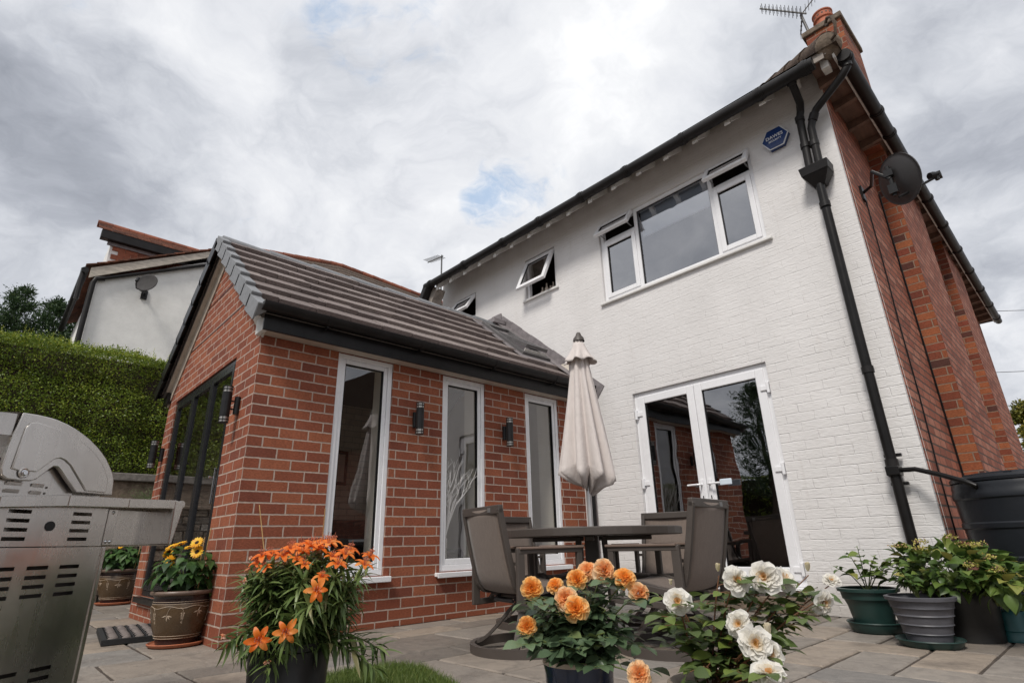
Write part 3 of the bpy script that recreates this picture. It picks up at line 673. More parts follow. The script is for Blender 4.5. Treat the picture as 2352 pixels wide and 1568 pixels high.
# eaves: soffit boards, rafter feet
MB().hexa([(-2.62, -.36, 4.440), (3.30, -.36, 4.440), (3.30, -.001, 4.690), (-2.62, -.001, 4.690), (-2.62, -.36, 4.455), (3.30, -.36, 4.455), (3.30, -.001, 4.705), (-2.62, -.001, 4.705)]).build('soffit', 'dirty_wood', hs)
MB().hexa([TS(-.3, .001, 4.452), TS(8.9, .001, 4.452), TS(8.9, .20, 4.452), TS(-.3, .20, 4.452), TS(-.3, .001, 4.472), TS(8.9, .001, 4.472), TS(8.9, .20, 4.472), TS(-.3, .20, 4.472)]).build('soffit', 'wood_soffit', hs)
x = 2.72
while x > -2.5:
    MB().box(x-.030, x+.030, -.352, -.337, 4.312, 4.405).build('rafter_end', 'white_wood', hs)
    MB().hexa([(x-.024, -.336, 4.332), (x+.024, -.336, 4.332), (x+.024, -.002, 4.592), (x-.024, -.002, 4.592), (x-.024, -.331, 4.455), (x+.024, -.331, 4.455), (x+.024, -.002, 4.688), (x-.024, -.002, 4.688)]).build('rafter_foot', 'white_render', hs, bevel=.003); x -= .342
for x_, y_ in ((3.0, -.32), (3.255, -.30)): MB().box(x_-.03, x_+.03, y_, y_+.1, 4.36, 4.45).build('rafter_foot', 'white_wood', hs, bevel=.003)
for i in range(22):
    t = -.1+i*.41
    MB().hexa([TS(t, .002, 4.36), TS(t+.045, .002, 4.36), TS(t+.045, .195, 4.385), TS(t, .195, 4.385), TS(t, .002, 4.451), TS(t+.045, .002, 4.451), TS(t+.045, .195, 4.451), TS(t, .195, 4.451)]).build('rafter_foot', 'wood_soffit', hs)
MB().hexa([TS(-.32, .196, 4.40), TS(8.95, .196, 4.40), TS(8.95, .212, 4.40), TS(-.32, .212, 4.40), TS(-.32, .196, 4.48), TS(8.95, .196, 4.48), TS(8.95, .212, 4.48), TS(-.32, .212, 4.48)]).build('side_fascia', 'white_wood', hs)
MB().box(-2.62, 3.28, -.375, -.362, 4.40, 4.48).build('rear_fascia', 'dirty_wood', hs)
def pipe_gutter(name, a, b, r, joints, parent):
    g_ = MB().tube([a, b], r, 20).build(name, 'gutter', parent, smooth=True); a = Vector(a); b = Vector(b); d = (b-a).normalized(); L_ = (b-a).length
    for q in joints:
        if q < L_: MB().tube([a+d*q, a+d*(q+.075)], r+.006, 20).tube([a+d*(q+.024), a+d*(q+.05)], r+.011, 20).build('joint', 'gutter', g_, smooth=True)
    return g_
pipe_gutter('rear_gutter', (-2.66, -.395, 4.437), (3.20, -.395, 4.388), .056, [.1, .95, 1.8, 2.5, 3.2, 3.85, 4.55, 5.35, 5.75], hs)
pipe_gutter('side_gutter', TS(-.26, .262, 4.425), TS(9.0, .262, 4.425), .056, [.02, .95, 1.4, 2.2, 3.1, 4.0, 5.0, 6.0, 7.0, 8.0, 8.9], hs)
# roof (hipped) with tiles
PT = math.tan(R(35)); E0 = Vector((3.40, -.40, 4.475))
hx = 3.3; ridge = 4.475+hx*PT
mb = MB(); c1 = E0; c2 = Vector((-2.70, -.40, 4.475)); c3 = Vector(TS(9.1, .27, 4.475)); c4 = Vector((-2.70, 9.1, 4.475)); a1 = Vector((.1, -.40+hx, ridge)); a2 = Vector((.1, 9.1-hx, ridge)); a0 = Vector((-2.7, -.4+hx, ridge))
mb.quad(c2, c1, a1, a0); mb.quad(c1, c3, a2, a1); mb.quad(c3, c4, a2); mb.quad(c4, a0, a1, a2); 
mb.build('roof', 'moss_tile', hs, recalc=False)
hd_ = (a1-E0).normalized(); mb = MB()
for i in range(8):
    p = E0+hd_*(.10+i*.3)+Vector((-.01, .01, .02)); mb.tube([p, p+hd_*.33], [.115, .10], 12, rnd=random.random())
mb.build('hip_tiles', 'moss_tile', hs, smooth=True)
p = E0+hd_*.02
mb = MB(); mb.lathe([(.0, 0), (.115, 0), (.11, .02), (.07, .05), (0, .06)], 14, ax=Vector(-hd_).to_track_quat('Z', 'Y').to_matrix(), c=p+hd_*.1, caps=False); mb.build('hip_end_mortar', 'concrete_cap', hs, smooth=True)
mb = MB(); q0 = p+hd_*.12+Vector((0, 0, .02)); dn = Vector((hd_.x, hd_.y, 0)).normalized()
mb.tube([q0, q0-dn*.14+Vector((0, 0, -.03)), q0-dn*.17+Vector((0, 0, .06)), q0-dn*.15+Vector((0, 0, .16)), q0-dn*.10+Vector((0, 0, .21)), q0-dn*.06+Vector((0, 0, .18)), q0-dn*.08+Vector((0, 0, .14))], .013, 8); mb.build('hip_iron', 'bark', hs, smooth=True)
# chimney stack over the first breast
ch = MB().box(2.885, 3.262, 1.215, 1.93, 4.4, 6.17).build('chimney', 'brick_quoin', hs, bevel=.004)
MB().box(2.855, 3.290, 1.185, 1.97, 6.171, 6.245).build('chimney_cap', 'concrete_cap', ch, bevel=.01)
pm = MB(); pm.lathe([(.100, 6.24), (.098, 6.28), (.094, 6.375), (.110, 6.385), (.113, 6.40), (.100, 6.41), (.101, 6.465), (.112, 6.475), (.112, 6.49), (.085, 6.492), (.08, 6.4)], 28, (3.085, 1.36, 0)); pot = pm.build('chimney_pot', 'terracotta', ch, smooth=True)
hm = MB()
for j in range(14):
    t = 2*math.pi*j/14; hm.tube([(3.085+.094*math.cos(t), 1.36+.094*math.sin(t), 6.437), (3.085+.103*math.cos(t), 1.36+.103*math.sin(t), 6.437)], .011, 8)
hm.build('vent_holes', 'room_dark', pot)
# left end: black verge of a lower roof beside the wing
MB().beam((-2.60, -.34, 4.46), (-3.0, -.34, 3.88), .12, .20, up=(0, 1, 0)).build('rake_board', 'gutter', hs, bevel=.02)
MB().beam((-2.52, -.24, 4.40), (-2.90, -.24, 3.84), .14, .17, up=(0, 1, 0)).build('rake_trim', 'dirty_wood', hs)
# downpipes and hopper
rp = MB(); rp.tube([(2.995, -.375, 4.40), (2.995, -.36, 4.36), (2.97, -.15, 4.27), (2.945, -.10, 4.22), (2.925, -.10, 4.15), (2.905, -.10, 3.60)], .033, 14); dp = rp.build('downpipe', 'gutter', hs, smooth=True)
for pa, pb in (((2.915, -.10, 3.88), (2.913, -.10, 3.83)), ((2.925, -.10, 4.17), (2.924, -.10, 4.12)), ((2.995, -.372, 4.385), (2.99, -.34, 4.34))): MB().tube([pa, pb], .040, 14).build('joint', 'gutter', dp, smooth=True)
q = Vector(TS(-.20, .26, 4.39))
rp = MB(); rp.tube([q, q+Vector((0, 0, -.05)), (3.335, -.20, 4.27), (3.07, -.11, 4.15), (3.03, -.10, 4.10), (2.995, -.10, 4.00), (2.985, -.10, 3.60)], .033, 14); dp = rp.build('downpipe', 'gutter', hs, smooth=True)
for pa, pb in (((2.987, -.10, 3.86), (2.987, -.10, 3.81)), (q+Vector((0, 0, -.01)), q+Vector((0, 0, -.06))), ((3.05, -.105, 4.125), (3.02, -.1, 4.07))): MB().tube([pa, pb], .040, 14).build('joint', 'gutter', dp, smooth=True)
hp = MB(); rect = lambda w, d, z, cx=2.95: [(cx-w, -.02-2*d, z), (cx+w, -.02-2*d, z), (cx+w, -.02, z), (cx-w, -.02, z)]
hp.hexa(rect(.108, .075, 3.52)+rect(.118, .082, 3.60)); hp.hexa(rect(.045, .04, 3.42, 2.945)+rect(.105, .073, 3.519)); hp.build('hopper', 'gutter', hs, bevel=.004)
lp = MB(); lp.tube([(2.945, -.075, 3.45), (2.945, -.085, 2.0), (2.95, -.085, 0.0)], .036, 16); dp = lp.build('downpipe', 'black_plastic', hs, smooth=True)
for z in (3.20, 1.72, 1.02, .95): MB().tube([(2.946, -.084, z), (2.946, -.084, z+.05)], .043, 16).build('joint', 'gutter', dp, smooth=True)
MB().box(2.905, 2.99, -.135, -.03, .955, 1.02).build('rain_diverter', 'black_plastic', dp, bevel=.006)
for z in (1.10, .90): MB().beam((2.90, -.045, z), (3.01, -.045, z), .03, .022).build('pipe_clip', 'black_plastic', dp, bevel=.003)
# black soil pipe in the inner corner
MB().tube([(.148, -.06, 0), (.148, -.06, 2.05)], .034, 14).tube([(.148, -.06, 1.10), (.148, -.06, 1.15)], .041, 14).build('corner_downpipe', 'black_plastic', hs, smooth=True)
# telephone wire down the side wall
MB().tube([TS(.52, .012, 3.45), TS(.50, .012, 2.9), TS(.42, .012, 2.2), TS(.40, .012, 1.6), TS(.30, .012, 1.0), TS(.27, .012, .2)], .006, 6).build('wall_cable', 'black_plastic', hs)
MB().tube([TS(1.36, .01, 3.9), TS(1.35, .01, .2)], .008, 6).build('wall_cable', 'black_plastic', hs)

# windows of the house
def sash(T, u0, u1, z0, z1, n0, n1, w, parent, mat='glass_sky', name='sash'):
    f_ = MB(); frame_rect(f_, T, u0, u1, z0, z1, w, n0, n1); s_ = f_.build(name, 'upvc', parent, bevel=.006)
    g_ = MB(); frame_rect(g_, T, u0+w-.001, u1-w+.001, z0+w-.001, z1-w+.001, .005, n0+.01, n1-.012); g_.build('gasket', 'black_plastic', s_)
    pane(T, u0+w, u1-w, z0+w, z1-w, (n0+n1)/2, s_, mat); return s_
def hinged(zt, nh, ang):      # frame for a sash hung from its top rail and pushed outwards
    c_, s_ = math.cos(ang), math.sin(ang)
    return lambda u, n, z: TY(u, nh+n*c_+(zt-z)*s_, zt-(zt-z)*c_+n*s_)
u0, u1, z0, z1 = TOPW
fm = MB(); frame_rect(fm, TY, u0+.002, u1-.002, z0+.002, z1-.002, .042, -.085, -.03, .05)
for uu in (.985, 1.915): fm.box(uu, uu+.042, -.084, -.031, z0+.05, z1-.044, TY)
for a_, b_ in ((u0+.044, .985), (1.957, u1-.044)): fm.box(a_, b_, -.083, -.032, 3.945, 3.985, TY)
w = fm.build('window', 'upvc', hs, bevel=.004)
sash(TY, u0+.044, .985, z0+.05, 3.945, -.075, -.018, .052, w); sash(TY, 1.957, u1-.044, z0+.05, 3.945, -.075, -.018, .052, w)
pane(TY, 1.027, 1.915, z0+.05, z1-.044, -.06, w, 'glass_sky'); g_ = MB(); frame_rect(g_, TY, 1.0275, 1.9145, z0+.0505, z1-.0445, .006, -.058, -.045); g_.build('gasket', 'black_plastic', w)
for a_, b_ in ((u0+.01, .99), (1.93, u1+.0)):
    T_ = hinged(4.200, -.012, R(33)); sash(T_, a_, b_, 4.200-.225, 4.200, -.02, .022, .045, w, name='open_fanlight')
    st_ = MB(); 
    for uu in (a_+.05, b_-.05): st_ = MB(); st_.beam(TY(uu, -.04, 4.02), TY(uu, .10, 4.05), .012, .006); st_.build('stay', 'galv', w)
MB().box(u0-.04, u1+.05, -.11, .035, z0-.03, z0-.001, TY).build('sill', 'white_render', w, bevel=.005)
MB().box(1.03, 1.91, -.14, -.12, 3.86, 4.2, TY).build('roller_blind', 'blue_blind', w)
for a_, b_ in ((u0+.05, .97), (1.97, 2.34)): MB().box(a_, b_, -.14, -.12, 3.96, 4.05, TY).build('lace_edge', 'blue_blind', w)
u0, u1, z0, z1 = SMW
fm = MB(); frame_rect(fm, TY, u0+.002, u1-.002, z0+.002, z1-.002, .035, -.085, -.03); w = fm.build('window', 'upvc', hs, bevel=.004)
sash(hinged(4.225, -.01, R(24)), u0+.02, u1-.02, 3.70, 4.225, -.02, .022, .055, w, name='open_casement')
MB().box(u0-.05, u1+.05, -.11, .03, z0-.03, z0-.001, TY).build('sill', 'white_render', w, bevel=.005)
bt = MB()
for i, (uu, hh, rr_) in enumerate(((-.62, .16, .028), (-.54, .19, .03), (-.47, .13, .032), (-.42, .17, .024))): bt.lathe([(rr_, 0), (rr_, hh*.6), (rr_*.4, hh*.75), (rr_*.4, hh)], 12, (uu, .14, z0+.01), rnd=i*.3)
bt.build('toiletries', 'cream', w, smooth=True)
u0, u1, z0, z1 = LFW
fm = MB(); frame_rect(fm, TY, u0+.002, u1-.002, z0+.002, z1-.002, .035, -.085, -.03); fm.box(u0+.04, u1-.04, -.084, -.031, 3.80, 3.835, TY); w = fm.build('window', 'upvc', hs, bevel=.004)
sash(hinged(4.16, -.01, R(34)), u0-.02, u1-.01, 3.84, 4.16, -.02, .022, .05, w, name='open_fanlight'); pane(TY, u0+.035, u1-.035, z0+.035, 3.80, -.06, w, 'glass_sky')
# french doors
u0, u1, z0, z1 = FD
fm = MB(); frame_rect(fm, TY, u0+.002, u1-.002, z0+.03, z1-.002, .050, -.095, -.03, .05); w = fm.build('french_door', 'upvc', hs, bevel=.004)
midu = 1.437
for k, (a_, b_) in enumerate(((u0+.045, midu-.002), (midu+.002, u1-.045))):
    lf = MB(); T = TY; wl, wb = .078, .10
    lf.box(a_, a_+wl, -.085, -.018, z0+.075, z1-.045, T); lf.box(b_-wl, b_, -.085, -.018, z0+.075, z1-.045, T); lf.box(a_+wl, b_-wl, -.085, -.018, z1-.045-wl, z1-.045, T); lf.box(a_+wl, b_-wl, -.085, -.018, z0+.075, z0+.075+wb, T)
    l_ = lf.build('door_leaf', 'upvc', w, bevel=.007)
    g_ = MB(); frame_rect(g_, T, a_+wl-.001, b_-wl+.001, z0+.075+wb-.001, z1-.044-wl, .006, -.07, -.032); g_.build('gasket', 'black_plastic', l_)
    pane(T, a_+wl, b_-wl, z0+.075+wb, z1-.045-wl, -.045, l_, 'glass_dark')
    hu = midu-.040 if k == 0 else midu+.040; sg = -1 if k == 0 else 1
    h_ = MB(); h_.box(hu-.016, hu+.016, -.018, -.006, .86, 1.08, T); h_.tube([T(hu, -.01, 1.035), T(hu, .03, 1.035), T(hu+sg*.02, .038, 1.035), T(hu+sg*.125, .034, 1.035)], .0095, 8); h_.build('handle', 'upvc', l_, bevel=.003)
    MB().box(hu-.005, hu+.005, -.006, -.0045, .905, .935, T).build('keyhole', 'black_plastic', l_)
    he = u0+.02 if k == 0 else u1-.02
    for zz in (.32, 1.10, 1.80):
        hb = MB(); hb.box(he-.012, he+.012, -.03, .004, zz-.05, zz+.05, T); e1 = he+.012 if k == 0 else he-.072; hb.box(e1, e1+.06, -.018, -.006, zz-.022, zz+.022, T); hb.build('hinge', 'upvc', l_, bevel=.004)
MB().box(midu+.16, midu+.27, .028, .045, 1.01, 1.062, TY).build('key_safe_tag', 'blue_blind', w, bevel=.006)
MB().box(u0-.02, u1+.03, -.11, .05, z0-.002, z0+.029, TY).build('threshold', 'upvc', w, bevel=.004)
MB().box(u0-.06, u1+.06, 0, .07, 0, .12, TY).build('step', 'concrete_cap', hs, bevel=.008)
# rooms behind
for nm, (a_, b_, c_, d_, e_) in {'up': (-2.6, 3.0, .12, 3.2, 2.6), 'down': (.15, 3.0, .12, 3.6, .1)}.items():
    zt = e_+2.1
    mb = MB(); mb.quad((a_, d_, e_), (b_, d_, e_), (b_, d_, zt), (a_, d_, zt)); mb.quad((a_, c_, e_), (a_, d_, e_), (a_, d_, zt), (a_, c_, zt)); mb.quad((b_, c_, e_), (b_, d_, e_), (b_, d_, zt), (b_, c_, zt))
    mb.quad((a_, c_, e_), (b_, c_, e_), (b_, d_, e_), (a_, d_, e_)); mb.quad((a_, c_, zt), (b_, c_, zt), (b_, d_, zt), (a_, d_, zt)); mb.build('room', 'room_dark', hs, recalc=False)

# ================= NEIGHBOURS =================
nb = thing('neighbouring_house', 'pale rendered neighbouring house wing with orange tiled dormer behind the hedge', 'house', (-9, -2, 0))
XN = -7.5
MB().prism([(XN, -4.20, 0), (XN, -4.20, 5.22), (XN, -2.38, 6.22), (XN, -2.0, 6.40), (XN, 3, 6.0), (XN, 3, 0)], (-3.6, 0, 0)).build('wing_wall', 'white_render', nb)
MB().prism([(XN+.10, -4.33, 5.17), (XN+.10, -2.30, 6.34), (XN+.10, -2.30, 6.47), (XN+.10, -4.33, 5.36)], (-.04, 0, 0)).build('barge_board', 'cream_old', nb)
sl = Vector((0, 2.03, 1.085)).normalized(); nn2 = Vector((0, -sl.z, sl.y))
mb = MB()
for i in range(15):
    for j in range(14):
        p0 = Vector((XN+.13-j*.26, -4.40, 5.385))+sl*(i*.16); 
        mb.hexa([p0, p0+Vector((-.255, 0, 0)), p0+Vector((-.255, 0, 0))+sl*.18-nn2*.012, p0+sl*.18-nn2*.012, p0+nn2*.022, p0+nn2*.022+Vector((-.255, 0, 0)), p0+Vector((-.255, 0, 0))+sl*.18+nn2*.006, p0+sl*.18+nn2*.006])
mb.build('wing_roof', 'tile_red', nb)
MB().tube([(XN+.06, -4.12, 5.235), (XN+.06, -2.3, 6.17)], .032, 10).build('wall_pipe', 'gutter', nb, smooth=True)
MB().tube([(XN+.06, -4.10, 5.235), (XN+.06, -4.22, 5.20), (XN+.06, -4.25, 5.1), (XN+.06, -4.25, 3.2)], .045, 10).tube([(XN+.02, -4.42, 5.35), (XN+.02, -4.42, 4.75)], .04, 8).build('soil_pipe', 'gutter', nb, smooth=True)
MB().tube([(XN+.1, -4.40, 5.30), (XN-3.6, -4.40, 5.30)], .055, 10).build('gutter', 'gutter', nb, smooth=True)
# dormer, set back on the roof
XD = XN-.40; _nb0 = set(bpy.data.objects)
dm = MB().prism([(XD-.03, -4.14, 5.45), (XD-.03, -4.14, 6.0), (XD-.03, -2.4, 6.02), (XD-.03, -2.4, 6.30)], (-2.2, 0, 0)).build('dormer_wall', 'white_render', nb)
mb = MB()
for i in range(5):
    z = 5.50+i*.088; yl = -4.10; yr = -4.25+(z-5.32)*2.03/1.14*.9+1.15
    y = yl+(.1 if i % 2 else 0)
    while y < -2.9: mb.box(XD-.028, XD-.008-.004*random.random(), y, min(y+.205, -2.85), z, z+.092); y += .21
mb.build('hung_tiles', 'tile_orange', nb)
MB().box(XD-.02, XD+.02, -4.2, -2.4, 5.93, 6.0).build('lead_strip', 'lead', nb)
MB().box(XD-.02, XD+.12, -4.33, -2.3, 5.995, 6.175).build('dormer_fascia', 'gutter', nb, bevel=.01)
mb = MB()
for i in range(5):
    for j in range(12):
        y = -4.38+j*.21; x0 = XD+.13-i*.115; z = 6.17+i*.075; mb.hexa([(x0, y, z), (x0, y+.207, z), (x0-.14, y+.207, z+.082), (x0-.14, y, z+.082), (x0, y, z+.022), (x0, y+.207, z+.022), (x0-.14, y+.207, z+.095), (x0-.14, y, z+.095)])
mb.build('dormer_roof', 'tile_red', nb)
mb = MB()
for j in range(9): mb.tube([(XD-.45, -4.40+j*.26, 6.53), (XD-.45, -4.145+j*.26, 6.53)], .075, 10)
mb.build('dormer_ridge', 'tile_orange', nb, smooth=True)
for o_ in set(bpy.data.objects)-_nb0: o_.data.transform(Matrix.Translation((0, .03, .185)))
# main roof further back
rp_ = [(-1.9, 6.66), (-1.53, 6.74), (-.14, 6.96), (.25, 7.02), (1.2, 6.98), (2.75, 6.90), (4.5, 6.9)]
mb = MB()
for (ya_, za_), (yb_, zb_) in zip(rp_, rp_[1:]):
    mb.quad((XN+2.4, ya_, za_-2.3), (XN+2.4, yb_, zb_-2.3), (XN, yb_, zb_), (XN, ya_, za_)); mb.quad((XN-2.4, yb_, zb_-2.3), (XN-2.4, ya_, za_-2.3), (XN, ya_, za_), (XN, yb_, zb_))
for i in range(16):
    for (ya_, za_), (yb_, zb_) in zip(rp_, rp_[1:]):
        x_ = XN+.05+i*.15; dz = -(x_-XN)*2.3/2.4; mb.hexa([(x_, ya_, za_+dz+.01), (x_, yb_, zb_+dz+.01), (x_+.16, yb_, zb_+dz-.14), (x_+.16, ya_, za_+dz-.14), (x_, ya_, za_+dz+.02), (x_, yb_, zb_+dz+.02), (x_+.16, yb_, zb_+dz-.115), (x_+.16, ya_, za_+dz-.115)])
mb.build('main_roof', 'moss_tile', nb, recalc=False)
mb = MB(); y = -1.9
while y < 4.2:
    z = float(np.interp(y, [q[0] for q in rp_], [q[1] for q in rp_])); z2 = float(np.interp(y+.28, [q[0] for q in rp_], [q[1] for q in rp_]))
    mb.tube([(XN, y, z+.0), (XN, y+.285, z2+.0)], [.085, .078], 10, rnd=random.random()); y += .28
mb.build('main_ridge', 'tile_orange', nb, smooth=True)
MB().box(XN-2.2, XN+2.2, -1.9, 4.4, 0, 4.7).build('main_wall', 'white_render', nb)
# house to the east, only mirrored in the tall window
eh = thing('far_house', 'brown roofed brick house beyond the garden on the east side', 'house', (16, 5, 0))
MB().box(12.5, 19, -1, 9, 0, 3.6).build('wall', 'brick_old', eh)
MB().prism([(12.0, -1.5, 3.5), (12.0, 9.5, 3.5), (12.0, 9.5, 3.6), (12.0, 5.0, 6.6), (12.0, -1.5, 3.6)], (7, 0, 0)).build('roof', 'moss_tile', eh)
# ================= BOUNDARY WALLS, HEDGE, TREES =================
def rubble(name, x, y0, y1, z1, label, course=(.07, .16), seed=3, mat='rubble', par=None):
    rr = random.Random(seed); mb = MB(); z = 0
    while z < z1-.03:
        h = min(rr.uniform(*course), z1-z); y = y0
        while y < y1:
            l = rr.uniform(.12, .42); j = [rr.uniform(-.012, .012) for _ in range(8)]; d = rr.uniform(0, .025)
            a, b, c, e = y+.008, min(y+l, y1)-.006, z+.006, z+h-.006
            mb.hexa([(x-.22, a, c), (x+d+j[0], a+j[1]*.5, c+abs(j[2])*.4), (x+d+j[3], b, c), (x-.22, b, c), (x-.22, a, e), (x+d+j[4], a+.003, e-abs(j[5])*.4), (x+d+j[6], b-.004, e), (x-.22, b, e)], rr.random())
            y += l
        z += h
    o = mb.build(name, mat, par, bevel=.008)
    return o
bw = thing('boundary_wall', 'low rough stone garden wall below the hedge beside the folding doors', 'garden wall', (-4.95, -5, 0))
rubble('stonework', -4.85, -13, 3, 1.12, '', par=bw); MB().box(-5.25, -4.88, -13, 3, 0, 1.09).build('mortar_core', 'render_cement', bw)
MB().box(-5.22, -4.80, -13, 3, 1.12, 1.17).build('coping', 'concrete_cap', bw, bevel=.012)
uw = thing('retaining_wall', 'brown weathered upper retaining wall directly under the hedge', 'retaining wall', (-5.4, -5, 0))
MB().box(-5.62, -5.24, -13, 3, .9, 1.50).build('wall_face', 'concrete_cap', uw, bevel=.01)
MB().box(-5.66, -5.19, -13, 3, 1.50, 1.605).build('coping', 'render_cement', uw, bevel=.012)

def leafbed(name, mat, boxes, dens, size, tmpl, parent, upb=.3, seed=5, shape=None):
    V, F = tmpl; P_ = []; Dn = []
    for (p0, eu, ev, nrm, k) in boxes:
        n = int(np.linalg.norm(np.cross(eu, ev))*dens*k); a = rng.random(n); b = rng.random(n); P0 = np.array(p0)+np.outer(a, eu)+np.outer(b, ev)
        # lumpy surface
        q = np.sin(P0*np.array([7.1, 6.3, 8.2])).sum(1)*.036+np.sin(P0*np.array([2.1, 2.9, 3.4])+1.3).sum(1)*.03+np.sin(P0[:, [1, 2, 0]]*np.array([17.1, 19.3, 15.2])).sum(1)*.012
        P0 += np.outer(q+rng.normal(0, .028, n)-.012, nrm); P_.append(P0); Dn.append(np.tile(nrm, (n, 1)))
    P_ = np.concatenate(P_); Dn = np.concatenate(Dn); n = len(P_)
    d = rdir(n)+Dn*.7+np.array([0, 0, upb]); s = rng.normal(size, size*.22, n)
    clump = np.sin(P_[:, 1]*9+P_[:, 2]*4)*np.sin(P_[:, 2]*11+P_[:, 0]*6)*.10+np.sin(P_[:, 1]*3.1+1)*np.sin(P_[:, 2]*2.7)*.08
    return scatter(name, mat, V, F, frames(d, rdir(n)+Dn*.8, s), P_, np.clip(rng.normal(.40, .19, n)+clump, 0, 1), parent)
HX, HZ = -5.34, 3.30
hg = thing('hedge', 'tall clipped privet hedge with pale new shoots on top of the stone wall', 'hedge', (-5.9, -5, 1.6))
mb = MB(); mb.box(-6.6, HX-.10, -13, -.5, 1.55, HZ-.10); mb.build('branch_mass', 'soil', hg)
near = [((HX, -6.9, 1.60), (0, 4.6, 0), (0, 0, HZ-1.6), (1, 0, 0), 1.1), ((HX-1.1, -6.9, HZ), (1.1, 0, 0), (0, 4.6, 0), (0, 0, 1), .8)]
leafbed('foliage', 'hedge_leaf', near, 7000, .027, SMALL, hg)
far = [((HX, -13, 1.60), (0, 6.1, 0), (0, 0, HZ-1.6), (1, 0, 0), 1), ((HX, -2.3, 1.60), (0, 1.8, 0), (0, 0, HZ-1.6), (1, 0, 0), 1), ((HX-1.1, -13, HZ), (1.1, 0, 0), (0, 6.1, 0), (0, 0, 1), .5)]
leafbed('foliage', 'hedge_leaf', far, 1200, .050, SMALL, hg)
def shoots():
    n = 1100; y = rng.uniform(-6.9, -2.3, n); x = HX-rng.random(n)**1.3*.9; h = rng.gamma(2.2, .030, n).clip(.02, .22)
    P_ = []; D_ = []; S_ = []
    for i in range(n):
        tl = rng.normal(0, .12, 2); m = int(6+h[i]*110)
        for k in range(m):
            f = k/m; P_.append((x[i]+tl[0]*h[i]*f+rng.normal(0, .003), y[i]+tl[1]*h[i]*f+rng.normal(0, .003), HZ-.015+h[i]*f)); a = k*2.4; D_.append((math.cos(a), math.sin(a), .8)); S_.append(.024*(1.15-.6*f))
    n = len(P_); scatter('new_shoots', 'hedge_leaf', *SMALL, frames(np.array(D_), rdir(n, 1), S_), np.array(P_), np.clip(rng.normal(.78, .14, n), 0, 1), hg)
shoots()
# low juniper on the ledge
jn = thing('juniper_shrub', 'spreading pale green conifer shrub on the ledge between the two garden walls', 'shrub', (-5.02, -3.0, 1.17))
def juniper():
    P_ = []; D_ = []; S_ = []
    for i in range(420):
        a = rng.uniform(0, 2*math.pi); el = rng.uniform(.05, .9); L = rng.uniform(.15, .42); c = np.array([-5.02, -2.95+rng.uniform(-.25, .25), 1.15]); d = np.array([math.cos(a)*.5, math.sin(a), el*.75]); d /= np.linalg.norm(d)
        for k in range(26):
            f = (k+1)/26; p = c+d*L*f+np.array([0, 0, .05*f*f]); P_.append(p+rng.normal(0, .006, 3)); D_.append(d+rng.normal(0, .6, 3)); S_.append(.022)
    n = len(P_); scatter('foliage', 'juniper_leaf', [(0, 0, 0), (.5, -.10, .02), (1, 0, 0), (.5, .10, .02)], [(0, 1, 2, 3)], frames(np.array(D_), rdir(n), S_), np.array(P_), rng.random(n), jn)
juniper()
MB().tube([(-5.02, -2.95, 1.15), (-5.02, -2.95, 1.25)], .02, 6).build('stem', 'bark', jn)
# conifers beyond the hedge
def conifer(x, y, h, w, label, seed, par_group='conifers behind the hedge', dens=1.0, base=0):
    r_ = np.random.default_rng(seed); t = thing('conifer_tree', label, 'tree', (x, y, 0), 0, par_group)
    MB().tube([(x, y, 0), (x+.05, y, h*.5), (x, y+.04, h*.93)], [.16, .09, .012], 8).build('trunk', 'bark', t, smooth=True)
    P_ = []; D_ = []; S_ = []; nb_ = int(420*dens)
    for i in range(nb_):
        zf = r_.uniform(.18, 1)**.75; z = h*zf; rad = w*(1-zf)**.62*(1+.35*math.sin(i*1.7))+.05; a = r_.uniform(0, 2*math.pi)
        d = np.array([math.cos(a), math.sin(a), r_.uniform(.25, .8)]); d /= np.linalg.norm(d); L = rad*r_.uniform(.75, 1.25); m = int(60*L/w)+20
        for k in range(m):
            f = .25+.75*(k+r_.random())/m; p = np.array([x, y, z])+d*L*f+np.array([0, 0, .10*f*f*L]); P_.append(p+r_.normal(0, .035+.03*(1-f), 3)); D_.append(d*.8+r_.normal(0, .55, 3)+[0, 0, .25]); S_.append(r_.uniform(.05, .11))
    for i in range(26):
        a = r_.uniform(0, 6.28); q = r_.uniform(0, .4*w); zt = h*r_.uniform(.90, 1.04)-q*.5
        for k in range(22): f = k/22; P_.append(np.array([x+math.cos(a)*q+r_.normal(0, .02), y+math.sin(a)*q+r_.normal(0, .02), zt-.5+.5*f])); D_.append(r_.normal(0, .5, 3)+[0, 0, .7]); S_.append(.09*(1.1-.6*f))
    n = len(P_); V = [(0, 0, 0), (.35, -.16, .02), (1, 0, -.05), (.35, .16, .02), (.1, 0, 0)]
    scatter('crown', 'conifer_leaf', [(0, 0, 0), (.45, -.15, .03), (1, 0, -.06), (.45, .15, .03)], [(0, 1, 2, 3)], frames(np.array(D_), r_.normal(size=(n, 3)), S_), np.array(P_), np.clip(r_.normal(.45, .25, n), 0, 1), t)
    return t
conifer(-12.0, -5.9, 6.1, 1.3, 'dark feathery conifer at the left edge of the photo behind the hedge', 1)
conifer(-12.6, -5.2, 6.55, 1.2, 'tallest dark feathery conifer behind the hedge, second from the left edge', 2)
conifer(-12.4, -4.55, 6.35, 1.2, 'dark feathery conifer behind the hedge, next to the tallest one', 3)
conifer(-12.1, -3.95, 6.2, 1.2, 'dark conifer partly hidden by the pale wall of the neighbouring house', 4)
